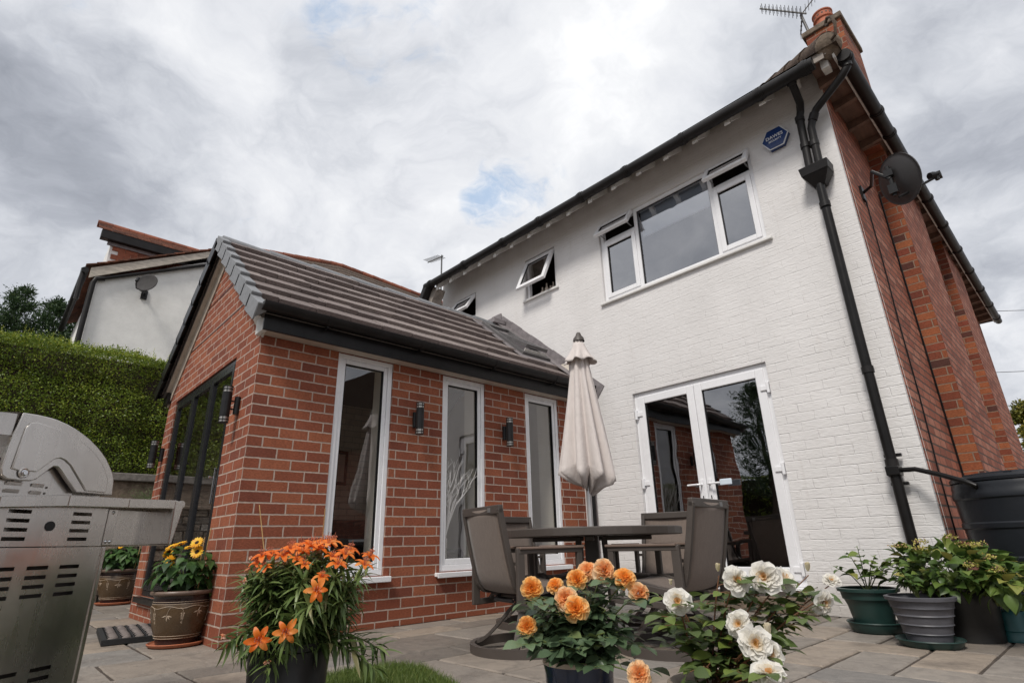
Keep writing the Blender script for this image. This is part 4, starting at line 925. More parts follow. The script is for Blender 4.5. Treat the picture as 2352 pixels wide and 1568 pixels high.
# tree on the far right
def broad_tree(name, x, y, z0, h, w, label, mat, seed, n=16000, size=.09, cat='tree'):
    r_ = np.random.default_rng(seed); t = thing(name, label, cat, (x, y, 0))
    tm = MB(); tm.tube([(x, y, 0), (x+.05, y, z0+h*.3), (x, y, z0+h*.75)], [.14, .09, .03], 8)
    cs_ = []
    for i in range(26):
        a = r_.uniform(0, 6.28); q = r_.uniform(.1, 1)**.5*w; zz = z0+h*r_.uniform(.12, .95); q *= math.sqrt(max(.05, 1-((zz-z0)/h*2-1)**2*.8)); c = np.array([x+math.cos(a)*q, y+math.sin(a)*q, zz]); cs_.append((c, r_.uniform(.16, .34)*w)); tm.tube([(x, y, z0+h*.2), tuple(c)], [.035, .01], 5)
    tm.build('trunk', 'bark', t, smooth=True); P_ = []
    for c, rr_ in cs_:
        v = r_.normal(size=(n//26, 3)); v /= np.linalg.norm(v, axis=1, keepdims=True); P_.append(c+v*rr_*r_.uniform(.45, 1.08, (n//26, 1)))
    P_ = np.concatenate(P_); k = len(P_); scatter('crown', mat, *SMALL, frames(r_.normal(size=(k, 3)), r_.normal(size=(k, 3))+[0, 0, .8], r_.normal(size, size*.2, k)), P_, np.clip(r_.normal(.42, .25, k), 0, 1), t)
broad_tree('autumn_tree', 3.35, 12.4, 1.3, 2.1, .85, 'yellow and green leaved tree beyond the house at the right edge', 'yellow_tree_leaf', 8, 22000, .075)
# garden side mirrored in the glass
bh = thing('garden_hedge', 'dense green hedge closing the far side of the lawn behind the camera', 'hedge', (2, -14.5, 0))
MB().box(-8, 11, -15.2, -14.3, 0, 2.3).build('branch_mass', 'soil', bh)
leafbed('foliage', 'hedge_leaf', [((-8, -14.2, 0), (19, 0, 0), (0, 0, 2.4), (0, 1, 0), 1), ((-8, -15.2, 2.4), (19, 0, 0), (0, 1, 0), (0, 0, 1), .6)], 420, .09, SMALL, bh)
conifer(-3.6, -13.2, 5.4, 1.5, 'tall dark conifer behind the camera on the hedge side', 21, 'trees behind the camera', .7)
conifer(-7.2, -11.5, 6.2, 1.7, 'broad dark conifer behind the camera above the stone wall', 22, 'trees behind the camera', .7)
broad_tree('garden_tree', 9.5, -8.5, 2.0, 4.2, 1.9, 'bushy green tree behind the camera on the east side', 'conifer_leaf', 9, 14000, .12)

# ================= WALL LIGHTS, ALARM, DISHES, AERIALS =================
def wall_light(loc, rz, label):
    t = thing('wall_light', label, 'wall light', loc, rz, 'black up and down wall lights on the brick extension')
    MB().lathe([(.0, -.066), (.021, -.066), (.021, .066), (0, .066)], 18, (.018, 0, 0), caps=False).tube([(0.0, 0, 0), (.018, 0, 0)], .016, 8).tube([(.03, 0, .03), (.075, 0, .03)], .006, 8).tube([(.03, 0, -.03), (.075, 0, -.03)], .006, 8).build('back_plate', 'black_metal', t, smooth=True, world=False)
    b = MB().lathe([(0, -.092), (.034, -.092), (.034, .092), (0, .092)], 24, (.094, 0, 0), caps=False).build('body', 'black_metal', t, smooth=True, world=False)
    for sg in (-1, 1):
        MB().lathe([(0, sg*.092), (.030, sg*.092), (.030, sg*.134), (0, sg*.134)], 24, (.094, 0, 0), caps=False).build('diffuser', 'diffuser', b, smooth=True)
        rg = MB()
        for z in (.110, .131): rg.lathe([(.030, sg*z), (.0355, sg*z), (.0355, sg*(z+.006)), (.0, sg*(z+.006))], 24, (.094, 0, 0), caps=False)
        for k in range(6):
            a = k*math.pi/3; rg.tube([(.094+.032*math.cos(a), .032*math.sin(a), sg*.09), (.094+.032*math.cos(a), .032*math.sin(a), sg*.135)], .002, 5)
        rg.build('cage_ring', 'black_metal', b, smooth=True)
    return t
wl = wall_light((0.0, -2.236, 1.592), 0, 'black cylinder wall light between the first and second tall windows from the brick corner')
dup(wl, (0, -1.190, 1.592), 0, 'black cylinder wall light between the second and third tall windows, nearest the white wall')
dup(wl, (-.275, -3.587, 1.575), -math.pi/2, 'black cylinder wall light on the gable between the folding door and the near brick corner')
dup(wl, (-2.53, -3.587, 1.50), -math.pi/2, 'black cylinder wall light at the far side of the folding door, seen against the hedge')

al_ = thing('alarm_box', 'blue hexagonal burglar alarm box with white lettering near the roof corner', 'alarm box', (2.672, 0, 4.125))
def hexp(w, h, n, cut=.058): return [TY(2.672+x, n, 4.125+z) for x, z in ((-w, 0), (-w+cut, -h), (w-cut, -h), (w, 0), (w-cut, h), (-w+cut, h))]
MB().prism(hexp(.124, .106, .002), (0, -.048, 0)).build('body', 'blue_box', al_, bevel=.006)
MB().prism(hexp(.125, .107, .046), (0, -.008, 0)).build('white_rim', 'white_print', al_, bevel=.002)
MB().prism(hexp(.117, .099, .053), (0, -.006, 0)).build('front_plate', 'blue_box', al_, bevel=.002)
def text(s_, size, loc, mat, parent, name='lettering', rot=(math.pi/2, 0, 0), xs=1, wt=0):
    cu = bpy.data.curves.new(name, 'FONT'); cu.body = s_; cu.size = size; cu.extrude = .0012; cu.align_x = 'CENTER'; cu.align_y = 'CENTER'; cu.offset = wt; cu.resolution_u = 3
    o = bpy.data.objects.new(name, cu); COL.objects.link(o); dg = bpy.context.evaluated_depsgraph_get(); me = bpy.data.meshes.new_from_object(o.evaluated_get(dg)); bpy.data.objects.remove(o)
    me.materials.clear(); me.materials.append(MT[mat]); me.transform(Matrix.Translation(loc) @ Matrix.Rotation(rot[0], 4, 'X') @ Matrix.Diagonal((xs, 1, 1, 1)))
    q = bpy.data.objects.new(name, me); COL.objects.link(q); q.parent = parent; q.matrix_parent_inverse = Matrix.Translation(-Vector(parent.location)); return q
text('DAWES', .047, (2.672, -.061, 4.140), 'white_print', al_, wt=.0006); text('SECURITY', .027, (2.672, -.061, 4.098), 'white_print', al_, wt=.0004)

def dish_mesh(parent, c, nrm, r, mat='dish'):
    nrm = Vector(nrm).normalized(); q = nrm.to_track_quat('Z', 'Y').to_matrix(); k = 8
    prof = [(r*i/k, .16*r*(i/k)**2) for i in range(k+1)]
    return MB().lathe([(max(a, .001), b) for a, b in prof]+[(r*1.01, .16*r-.004), (r*1.01, .16*r-.012)]+[(max(a, .001), b-.008) for a, b in prof[::-1]], 40, c, caps=False, ax=q).build('reflector', mat, parent, smooth='full')
DC = Vector((3.455, .02, 3.245)); DN = Vector((.66, .70, .25)).normalized()
sd_ = thing('satellite_dish', 'dark grey satellite dish on an arm high on the red brick side wall', 'satellite dish', tuple(DC))
dish_mesh(sd_, DC, DN, .207)
wp = Vector(TS(.47, .0, 3.49)); bk = DC-DN*.05
am = MB(); am.tube([wp, wp+Vector((.10, -.06, .01)), bk+Vector((-.10, -.02, .14)), bk+Vector((0, -.01, .02))], .014, 8); am.box(wp.x, wp.x+.02, wp.y-.04, wp.y+.04, wp.z-.07, wp.z+.07); am.tube([bk+Vector((0, 0, -.14)), bk+Vector((0, 0, .14))], .017, 8); am.box(bk.x-.03, bk.x+.03, bk.y-.03, bk.y+.02, bk.z-.12, bk.z-.04); am.box(bk.x-.03, bk.x+.03, bk.y-.03, bk.y+.02, bk.z+.04, bk.z+.10)
am.build('wall_bracket', 'black_metal', sd_, smooth=True)
lb = DC+DN*.30+Vector((.03, .0, -.05)); lm = MB(); lm.tube([bk+Vector((.02, 0, -.16)), lb+Vector((0, 0, -.02))], .011, 8); lm.build('feed_arm', 'black_metal', sd_, smooth=True)
MB().tube([lb-DN*.06, lb-DN*.03, lb+DN*.03], [.028, .030, .014], 12).tube([lb, lb+Vector((0, 0, -.05))], .016, 8).box(lb.x-.02, lb.x+.03, lb.y, lb.y+.06, lb.z-.02, lb.z+.025).build('receiver', 'black_metal', sd_, smooth=True)
n_ = thing('satellite_dish', 'grey mesh satellite dish on the pale wall of the neighbouring house', 'satellite dish', (-7.1, -3.53, 5.2))
dish_mesh(n_, (-7.12, -3.50, 5.21), (.75, -.55, .18), .185, 'dish_grey')
MB().tube([(-7.5, -3.46, 5.12), (-7.25, -3.48, 5.10), (-7.15, -3.48, 5.20)], .015, 8).box(-7.50, -7.47, -3.51, -3.41, 5.03, 5.21).build('wall_bracket', 'black_metal', n_, smooth=True)
MB().tube([(-7.16, -3.50, 5.03), (-7.0, -3.66, 5.02), (-6.95, -3.68, 5.15)], .009, 8).tube([(-6.95, -3.68, 5.13), (-6.98, -3.66, 5.21)], .025, 10).build('feed_arm', 'black_metal', n_, smooth=True)
# TV aerial on the chimney
ae = thing('tv_aerial', 'metal TV aerial with many short rods on a mast beside the chimney pot', 'aerial', (2.93, 1.25, 6.25))
m0 = Vector((2.935, 1.24, 6.20)); m1 = Vector((2.90, 1.24, 6.56)); MB().tube([m0, m1], .016, 10).build('mast', 'aerial_grey', ae, smooth=True)
bA = m1+Vector((.06, 0, -.03)); bB = Vector((2.535, 1.02, 6.83)); bd = (bB-bA).normalized(); sdv = bd.cross(Vector((.2, -.3, 1))).normalized(); udv = sdv.cross(bd).normalized()
am = MB(); am.beam(bA, bB, .014, .014); am.build('boom', 'aerial_grey', ae)
rm = MB()
for i in range(11):
    p_ = bA+bd*(.07+i*(bB-bA).length*.083); L_ = .135-.003*i
    for sg in (-1, 1): rm.tube([p_+udv*.012*sg-sdv*L_, p_+udv*.012*sg+sdv*L_], .0038, 5)
rm.build('rods', 'aerial_grey', ae)
rf = MB()
for sg in (-1, 1):
    o_ = bA+bd*.05; rf.beam(o_, o_+udv*.24*sg-bd*.08, .012, .008)
    for k in range(5): p_ = o_+(udv*.24*sg-bd*.08)*((k+1)/5); rf.tube([p_-sdv*.13, p_+sdv*.13], .003, 5)
rf.build('reflector_grid', 'aerial_grey', ae)
fa = thing('tv_aerial', 'small distant TV aerial standing above the left end of the black gutter', 'aerial', (-7.05, 3, 7.0))
MB().tube([(-7.05, 3, 6.6), (-7.05, 3, 8.10)], .022, 8).build('mast', 'aerial_grey', fa); am = MB().beam((-6.95, 2.97, 8.02), (-7.80, 3.05, 8.20), .025, .02)
for i in range(11): x = -7.1-i*.067; am.beam((x, 2.88, 8.05+(-6.95-x)*.21), (x, 3.16, 8.05+(-6.95-x)*.21), .010, .010)
am.build('boom', 'aerial_grey', fa)
for (za, zb_), lb_ in (((5.0, 4.78), 'upper thin overhead wire right of the roof'), ((3.64, 3.50), 'lower thin overhead wire right of the brick side wall')):
    tag(MB().tube([(-1.2, 10, za+.7), (2.9, 10, za+.01), (3.7, 10, zb_), (9, 10, zb_-.2)], .006, 5).build('overhead_wire', 'black_plastic'), lb_, 'wire', 'overhead wires')

# ================= WATER BUTT AND POTS BY THE WALL =================
bc = (3.575, .05); wb_ = thing('water_butt', 'tall black ribbed plastic water butt beside the brick side wall', 'water butt', (*bc, 0))
pr = [(.235, 0), (.30, .25), (.305, .26)]
for z in (.36, .56, .78): pr += [(.245+.11*z, z), (.245+.11*z+.011, z+.012), (.245+.11*z+.011, z+.035), (.245+.11*z+.004, z+.05)]
pr = [(.29, 0)]+[(.300+.075*z-.02*z*z+(.008 if q else 0), z*.90) for z, q in ((.1, 0), (.20, 0), (.21, 1), (.24, 1), (.25, 0), (.42, 0), (.43, 1), (.46, 1), (.47, 0), (.64, 0), (.65, 1), (.68, 1), (.69, 0), (.84, 0), (.85, 1), (.885, 1), (.90, 0))]+[(.352, .837), (.345, .86), (.33, .87)]
MB().lathe(pr, 44, (*bc, 0)).build('barrel', 'butt', wb_, smooth=True)
lm = MB().lathe([(.35, .867), (.352, .885), (.34, .90), (.26, .908), (.25, .92), (.10, .925), (0.001, .925)], 44, (*bc, 0), caps=False)
for k in range(8): a = k*math.pi/4; lm.box(bc[0]+.30*math.cos(a)-.02, bc[0]+.30*math.cos(a)+.02, bc[1]+.30*math.sin(a)-.02, bc[1]+.30*math.sin(a)+.02, .89, .912)
lm.build('lid', 'butt', wb_, smooth=True)
MB().tube([(2.985, -.085, .99), (3.08, -.11, .985), (3.22, -.19, .93), (3.36, -.27, .865), (3.40, -.27, .84), (3.405, -.24, .825)], .017, 10).build('filler_hose', 'black_plastic', wb_, smooth=True)

def plant_stems(mb, c, tips, r=.004):
    for t in tips: c_ = Vector(c); t_ = Vector(t); mb.tube([c_, c_.lerp(t_, .5)+Vector((0, 0, .03)), t_], [r, r*.8, r*.5], 5)
def pot_thing(name, label, c, prof, mat, group=None, saucer=None, soilz=None, cat='plant pot', n=40):
    t = thing(name, label, cat, (*c, 0), 0, group); k = len(prof)
    inner = [(max(.001, a-.008), b) for a, b in prof[::-1] if b > prof[-1][1]-.05]+[(prof[-1][0]-.015, (soilz or prof[-1][1]-.03)), (.001, (soilz or prof[-1][1]-.03))]
    MB().lathe([(.001, prof[0][1])]+prof+inner, n, (*c, 0), caps=False).build('pot', mat, t, smooth=True)
    sz = soilz or prof[-1][1]-.03; MB().lathe([(.001, sz+.012), (prof[-1][0]-.016, sz+.006)], 24, (*c, 0), caps=False).build('soil', 'soil', t)
    if saucer: MB().lathe([(.001, 0)]+saucer[1], n, (*c, 0), caps=False).build('saucer', saucer[0], t, smooth=True)
    return t
def leafcloud(t, mat, tmpl, c, rx, rz, n, size, up=.2, droop_bias=0, name='leaves', seed=1, hollow=.35, stems=True, stemmat='stem', base=None, sj=.2, mean=.45, sd=.24, ns=22):
    r_ = np.random.default_rng(seed); c = np.array(c); v = r_.normal(size=(n, 3)); v /= np.linalg.norm(v, axis=1, keepdims=True); q = r_.uniform(hollow, 1.0, (n, 1))**.6
    q *= 1+.14*np.sin(v[:, [0]]*5+seed)*np.cos(v[:, [1]]*6)
    p = c+v*q*np.array([rx, rx, rz]); d = v*np.array([1, 1, .5])+r_.normal(0, .35, (n, 3))+[0, 0, up]; ups = np.tile([0, 0, 1.], (n, 1))+v*.5+r_.normal(0, .3, (n, 3))
    scatter(name, mat, *tmpl, frames(d, ups, np.clip(r_.normal(size, size*sj, n), size*.4, None)), p, np.clip(r_.normal(mean, sd, n), 0, 1), t)
    if stems:
        b = base if base is not None else (c[0], c[1], c[2]-rz); mb = MB(); tips = p[r_.choice(n, min(n, ns), False)]; plant_stems(mb, b, [tuple(x) for x in tips]); mb.build('stems', stemmat, t, smooth=True)
PR_ = lambda *a: list(a)
gp = pot_thing('potted_plant', 'green plastic pot with a saucer holding a sparse leafy young plant against the white wall', (2.765, -.62), [(.105, .03), (.128, .15), (.142, .185), (.150, .190), (.156, .228), (.172, .233), (.174, .250), (.160, .252)], 'green_plastic', 'plant pots by the white wall', ('green_plastic', [(.12, 0), (.135, .012), (.148, .055), (.154, .058), (.152, .064), (.142, .06), (.118, .015), (.001, .015)]))
def tall_leaves(t, c, z0, tips, mat, seed, size=.075, per=9):
    r_ = np.random.default_rng(seed); mb = MB(); P_ = []; D_ = []; S_ = []
    for tp in tips:
        a = Vector((c[0], c[1], z0)); b = Vector(tp); m = a.lerp(b, .5)+Vector((0, 0, .03)); mb.tube([a, m, b], [.004, .003, .002], 5)
        for k in range(per):
            f = .25+.75*(k+1)/per; p = a.lerp(b, f)+Vector((0, 0, .03*math.sin(f*3.14))); ang = k*2.4+r_.random(); P_.append(p); D_.append((math.cos(ang), math.sin(ang), r_.uniform(-.1, .5))); S_.append(size*r_.uniform(.55, 1.15)*(1 if f < .85 else .6))
    n = len(P_); scatter('leaves', mat, *BROAD, frames(np.array(D_), np.tile([0, 0, 1.], (n, 1))+r_.normal(0, .35, (n, 3)), S_), np.array(P_, float), np.clip(r_.normal(.5, .25, n), 0, 1), t)
    mb.build('stems', 'stem', t, smooth=True)
tall_leaves(gp, (2.765, -.62), .22, [(2.71, -.64, .45), (2.65, -.74, .37), (2.84, -.60, .43), (2.87, -.70, .36), (2.78, -.68, .49), (2.90, -.58, .38)], 'hydrangea_leaf', 3, .085, 7)
gy = pot_thing('potted_plant', 'grey ribbed plastic pot on a green saucer holding a small leafy plant', (3.115, -.965), [(.100, .02), (.107, .06), (.115, .065), (.112, .07), (.118, .102), (.127, .108), (.123, .114), (.129, .145), (.138, .152), (.134, .159), (.140, .184), (.147, .190), (.145, .198), (.151, .222), (.165, .227), (.167, .243), (.155, .246)], 'grey_plastic', 'plant pots by the white wall', ('green_plastic', [(.13, 0), (.142, .01), (.152, .032), (.158, .035), (.156, .04), (.14, .03), (.12, .012), (.001, .012)]))
tall_leaves(gy, (3.115, -.965), .22, [(3.06, -1.0, .36), (3.10, -.96, .33), (3.03, -.96, .31), (3.12, -1.02, .30)], 'hydrangea_leaf', 5, .05, 9)
bp = pot_thing('potted_hydrangea', 'large black pot with a spreading hydrangea of broad leaves and small yellow flower heads', (3.235, -.60), [(.150, 0), (.152, .09), (.156, .095), (.158, .17), (.162, .175), (.165, .25), (.174, .256), (.174, .272), (.165, .275)], 'black_pot', 'plant pots by the white wall')
leafcloud(bp, 'hydrangea_leaf', BROAD, (3.22, -.63, .36), .32, .13, 640, .068, .1, seed=6, hollow=.3, base=(3.235, -.60, .25), mean=.5, ns=30)
leafcloud(bp, 'hydrangea_leaf', BROAD, (3.46, -.78, .30), .15, .08, 110, .080, 0, seed=9, hollow=.2, base=(3.3, -.65, .25), mean=.6)
def corymb(c, r, n, parent, seed):
    r_ = np.random.default_rng(seed); v = r_.normal(size=(n, 3)); v[:, 2] = np.abs(v[:, 2])*.4; v = np.clip(v, -1.5, 1.5); p = np.array(c)+v*r*.42; scatter('flower_head', 'hydra_floret', *SMALL, frames(rdir(n), rdir(n), np.full(n, .014)), p, r_.random(n), parent)
for i, q in enumerate([(3.13, -.70, .51), (3.25, -.56, .535), (3.33, -.68, .49), (3.03, -.72, .49), (3.43, -.76, .43), (3.47, -.88, .37), (3.37, -.86, .39), (3.15, -.82, .48), (3.39, -.66, .49), (2.99, -.64, .49)]): corymb(q, .055, 70, bp, i)
wc = thing('watering_can', 'teal plastic watering can half hidden between the black pot and the water butt', 'watering can', (3.415, -.52, 0))
cc = (3.415, -.52); MB().lathe([(.001, 0), (.080, 0), (.080, .02), (.074, .03), (.074, .05), (.078, .055), (.074, .07), (.074, .13), (.066, .15), (.05, .155), (.001, .155)], 24, (*cc, 0), caps=False).build('body', 'teal_plastic', wc, smooth=True)
MB().tube([(3.40, -.55, .145), (3.43, -.53, .205), (3.49, -.50, .195), (3.51, -.49, .12), (3.485, -.50, .05)], .011, 10).build('handle', 'teal_plastic', wc, smooth=True)
MB().tube([(3.35, -.56, .05), (3.31, -.60, .13), (3.28, -.63, .19)], [.018, .013, .011], 10).build('spout', 'teal_plastic', wc, smooth=True)

# ================= DECORATED POTS WITH SUNFLOWERS =================
SP = [(.125, .02), (.135, .055), (.138, .058), (.165, .13), (.182, .20), (.186, .235), (.184, .26), (.178, .275), (.178, .318), (.183, .322), (.198, .326), (.206, .336), (.205, .348), (.196, .352)]
def sp_r(z): return float(np.interp(z, [p[1] for p in SP], [p[0] for p in SP]))
def deco_pot(loc, label, seed, flowers, nleaf, ang0, sc=1, top=.20, cloud=.19, cane=()):
    t = thing('sunflower_pot', label, 'plant pot', (0, 0, 0), 0, 'brown glazed pots by the folding doors')
    MB().lathe([(.001, .02)]+SP+[(.190, .346), (.182, .335), (.175, .325), (.001, .325)], 56, (0, 0, 0), caps=False).build('pot', 'glaze_brown', t, smooth=True, world=False)
    P = [o for o in kids(t) if o.name.startswith('pot')][0]
    MB().lathe([(sp_r(.058)+.001, .052), (sp_r(.06)+.002, .062)]+[(.001, .062)], 8, caps=False)
    for z0_, z1_ in ((.275, .322), (.02, .052)):
        zz = np.linspace(z0_, z1_, 6); MB().lathe([(sp_r(z)+.0012, z) for z in zz], 56, caps=False).build('dark_band', 'glaze_dark', P, smooth='full')
    MB().lathe([(.184, .3235), (.1995, .327), (.2075, .336), (.2065, .349), (.196, .3535), (.186, .350)], 56, caps=False).build('rim_glaze', 'glaze_rim', P, smooth='full')
    ln = MB()
    for z in (.285, .272, .075, .060):
        ln.tube([( (sp_r(z)+.002)*math.cos(a), (sp_r(z)+.002)*math.sin(a), z) for a in np.linspace(0, 2*math.pi, 57)], .0016, 5, caps=False)
    def S(a, z, o=.0016): r_ = sp_r(z)+o; return (r_*math.cos(a), r_*math.sin(a), z)
    ln.tube([S(a, .252+.007*math.sin(a*7)) for a in np.linspace(0, 2*math.pi, 120)], .0018, 5, caps=False)
    for k in range(6):
        a = ang0+k*math.pi/3; low = .205 if k % 2 else .225
        ln.tube([S(a+.10, .252), S(a+.04, (low+.252)/2+.005), S(a, low)], .0016, 5)
        for j in range(5):
            b = -1.57+(j-2)*.62; L_ = .036 if j != 2 else .045; p0 = S(a, low); p1 = S(a+math.cos(b)*L_/.18, low+math.sin(b)*L_*.9); w = .0045
            m_ = Vector(p0).lerp(Vector(p1), .45); tn = Vector((-math.sin(a), math.cos(a), 0))*w*abs(math.sin(b))+Vector((0, 0, w*abs(math.cos(b)))); ln.quad(p0, tuple(m_+tn), p1, tuple(m_-tn))
        a2 = a+.52
        ln.tube([S(a2-.10, .252), S(a2, .235), S(a2+.02, .15)], .0014, 5)
        for j in range(9):
            z = .215-.011*(j//2) if j < 8 else .16; ln.add([S(a2+(.045 if j % 2 else -.045)*(1-j/14)+dx/.18, z+dz, .002) for dx, dz in ((-.0045, 0), (0, -.006), (.0045, 0), (0, .006))], [(0, 1, 2, 3)])
    ln.build('incised_pattern', 'glaze_line', P)
    MB().lathe([(.001, 0), (.15, 0), (.172, .012), (.178, .024), (.172, .028), (.16, .018), (.001, .018)], 48, caps=False).build('saucer', 'terracotta_tray', t, smooth=True, world=False)
    MB().lathe([(.001, .338), (.18, .33)], 20, caps=False).build('soil', 'soil', t, world=False)
    r_ = np.random.default_rng(seed); n = nleaf; v = r_.normal(size=(n, 3)); v /= np.linalg.norm(v, axis=1, keepdims=True); q = r_.uniform(.3, 1, (n, 1))**.6
    p = np.array([0, 0, .36+top*.48])+v*q*np.array([cloud, cloud, top*.55]); d = v*[1, 1, .3]+r_.normal(0, .3, (n, 3))+[0, 0, -.25]; 
    scatter('leaves', 'sunflower_leaf', *leaf([.12, .62, .78, .6, .3, .01], .22, .45, .05), frames(d, np.tile([0, 0, 1.], (n, 1))+v*.8, r_.normal(.078, .015, n)), p, np.clip(r_.normal(.45, .25, n), 0, 1), t, world=False)
    mb = MB(); plant_stems(mb, (0, 0, .33), [tuple(x) for x in p[:20]]+[f[0] for f in flowers]); mb.build('stems', 'stem', t, smooth=True, world=False)
    for (pos, dr, s_) in flowers:
        fd_ = Vector(dr).normalized(); q_ = fd_.to_track_quat('X', 'Z').to_matrix(); m2 = 28; ang = np.linspace(0, 2*math.pi, m2, endpoint=False)+r_.normal(0, .06, m2)
        dd = np.array([q_ @ Vector((.12 if i % 2 else .32, math.cos(a), math.sin(a))) for i, a in enumerate(ang)]); uu = np.tile(np.array(fd_), (m2, 1))
        f_ = scatter('flower', 'sun_petal', *leaf([.22, .46, .50, .34, .03], .12, .12), frames(dd, uu, np.full(m2, .036*s_)), np.tile(np.array(pos), (m2, 1))+dd*.008*s_, r_.random(m2), t, world=False)
        MB().lathe([(.001, .006*s_), (.010*s_, .008*s_), (.016*s_, .003*s_), (.017*s_, -.004*s_), (.001, -.006*s_)], 14, pos, caps=False, ax=fd_.to_track_quat('Z', 'Y').to_matrix()).build('flower_centre', 'disk_brown', f_, smooth=True)
    for a, b in cane: MB().tube([a, b], .0035, 6).build('cane', 'cane', t, smooth=True, world=False)
    t.location = loc; t.scale = (sc,)*3
    return t
for k_, c_, r_ in (('glaze_brown', (.085, .052, .026), .28), ('glaze_dark', (.022, .012, .012), .22), ('glaze_rim', (.16, .11, .085), .35), ('glaze_line', (.44, .34, .25), .6)): simple(k_, c_, r_, var=.22, scale=9, spec=.55)
CV = Vector((4.04, -4.83, 0))
deco_pot((-.40, -3.72, 0), 'brown glazed pot of sunflowers in bloom beside the near brick corner', 12,
         [((.035, -.13, .54), (.5, -.85, .2), 1.1), ((.20, -.01, .60), (.7, -.7, .35), 1.05), ((.20, -.02, .66), (.6, -.6, .6), 1.0), ((-.16, -.09, .635), (.2, -.5, .9), 1.05), ((-.11, -.05, .655), (.1, -.4, 1), 1.1), ((-.20, -.10, .60), (-.6, -.6, .5), 1.0), ((.02, -.02, .63), (.2, -.3, 1), .8), ((-.06, -.10, .60), (0, -1, .8), .8)], 190, .35, .94, .25, .20, [((.12, .05, .34), (.185, .06, .76)), ((.02, .06, .34), (.03, .07, .70))])
deco_pot((-4.55, -3.42, 0), 'brown glazed pot with mostly unopened sunflowers against the rough stone wall', 13,
         [((-.03, -.05, .60), (.3, -.6, .7), .7), ((.06, -.05, .58), (.5, -.6, .6), .7)], 230, .9, 1.12, .22, .21, [((.12, .1, .34), (.20, .12, .74))])

# boot scraper mat of pebbles
bmat = thing('pebble_doormat', 'black rubber doormat frame filled with rows of grey brown pebbles on the paving', 'doormat', (-1.05, -3.78, 0), R(0))
mx0, mx1, my0, my1 = -1.62, -.76, -3.98, -3.62
def MTt(u, v, z):   # skewed a little on the slabs
    a = R(-6); x = u-mx0; y = v-my0; return (mx0+x*math.cos(a)-y*math.sin(a), my0+x*math.sin(a)+y*math.cos(a), z)
fm = MB(); w = mx1-mx0
fm.box(mx0, mx1, my0, my0+.03, .004, .036, MTt); fm.box(mx0, mx1, my1-.03, my1, .004, .036, MTt); fm.box(mx0, mx0+.03, my0+.03, my1-.03, .004, .036, MTt); fm.box(mx1-.03, mx1, my0+.03, my1-.03, .004, .036, MTt); fm.box(mx0+.03, mx1-.03, my0+.03, my1-.03, .004, .012, MTt)
nu, nv = 9, 4; fm2 = fm
for i in range(1, nu): u = mx0+.03+(w-.06)*i/nu; fm.box(u-.006, u+.006, my0+.03, my1-.03, .012, .040, MTt)
for j in range(1, nv): v = my0+.03+(my1-my0-.06)*j/nv; fm.tube([MTt(mx0+.03+(w-.06)*k/36, v, .030+.010*abs(math.sin(k*math.pi/4))) for k in range(37)], .006, 6)
fm.build('rubber_frame', 'rubber', bmat)
for i in range(nu):
    for j in range(nv):
        u = mx0+.03+(w-.06)*(i+.5)/nu; v = my0+.03+(my1-my0-.06)*(j+.5)/nv; c_ = Vector(MTt(u, v, .022)); rx, ry = .036+random.uniform(-.004, .003), .033+random.uniform(-.003, .004)
        pm = MB(); k = 5; prof = [(max(.001, math.sin(math.pi*q/k)), -math.cos(math.pi*q/k)) for q in range(k+1)]
        pm.lathe(prof, 12, (0, 0, 0), caps=False); pm.v = [(c_.x+x*rx, c_.y+y*ry, c_.z+.008+z*.018) for x, y, z in pm.v]; pm.build('pebble', 'pebble', bmat, smooth='full')
# ================= PATIO TABLE, CHAIRS, PARASOL =================
TC = (1.49, -1.75)
tb = thing('patio_table', 'round dark grey metal patio table with a thick edge on a four legged pedestal', 'table', (*TC, 0))
n8 = 40; rt = .60
MB().lathe([(.001, .600), (rt-.012, .600), (rt, .603), (rt, .643), (rt-.005, .648), (rt-.02, .649), (.001, .649)], n8, (*TC, 0), caps=False).build('tabletop', 'chair_frame', tb)
for k in range(4):
    a = R(38+90*k); d = Vector((math.cos(a), math.sin(a), 0)); c_ = Vector((*TC, 0))
    MB().beam(c_+d*.115+Vector((0, 0, .02)), c_+d*.085+Vector((0, 0, .599)), .085, .04, up=tuple(d)).beam(c_+d*.06+Vector((0, 0, .025)), c_+d*.36+Vector((0, 0, .025)), .08, .04).beam(c_+d*.05+Vector((0, 0, .585)), c_+d*.40+Vector((0, 0, .585)), .05, .028).build('leg', 'chair_frame', tb, bevel=.006)
MB().lathe([(.001, 0), (.22, 0), (.23, .02), (.20, .05), (.06, .06), (.045, .12), (.001, .12)], 28, (*TC, .002), caps=False).build('parasol_base', 'black_metal', tb, smooth=True)

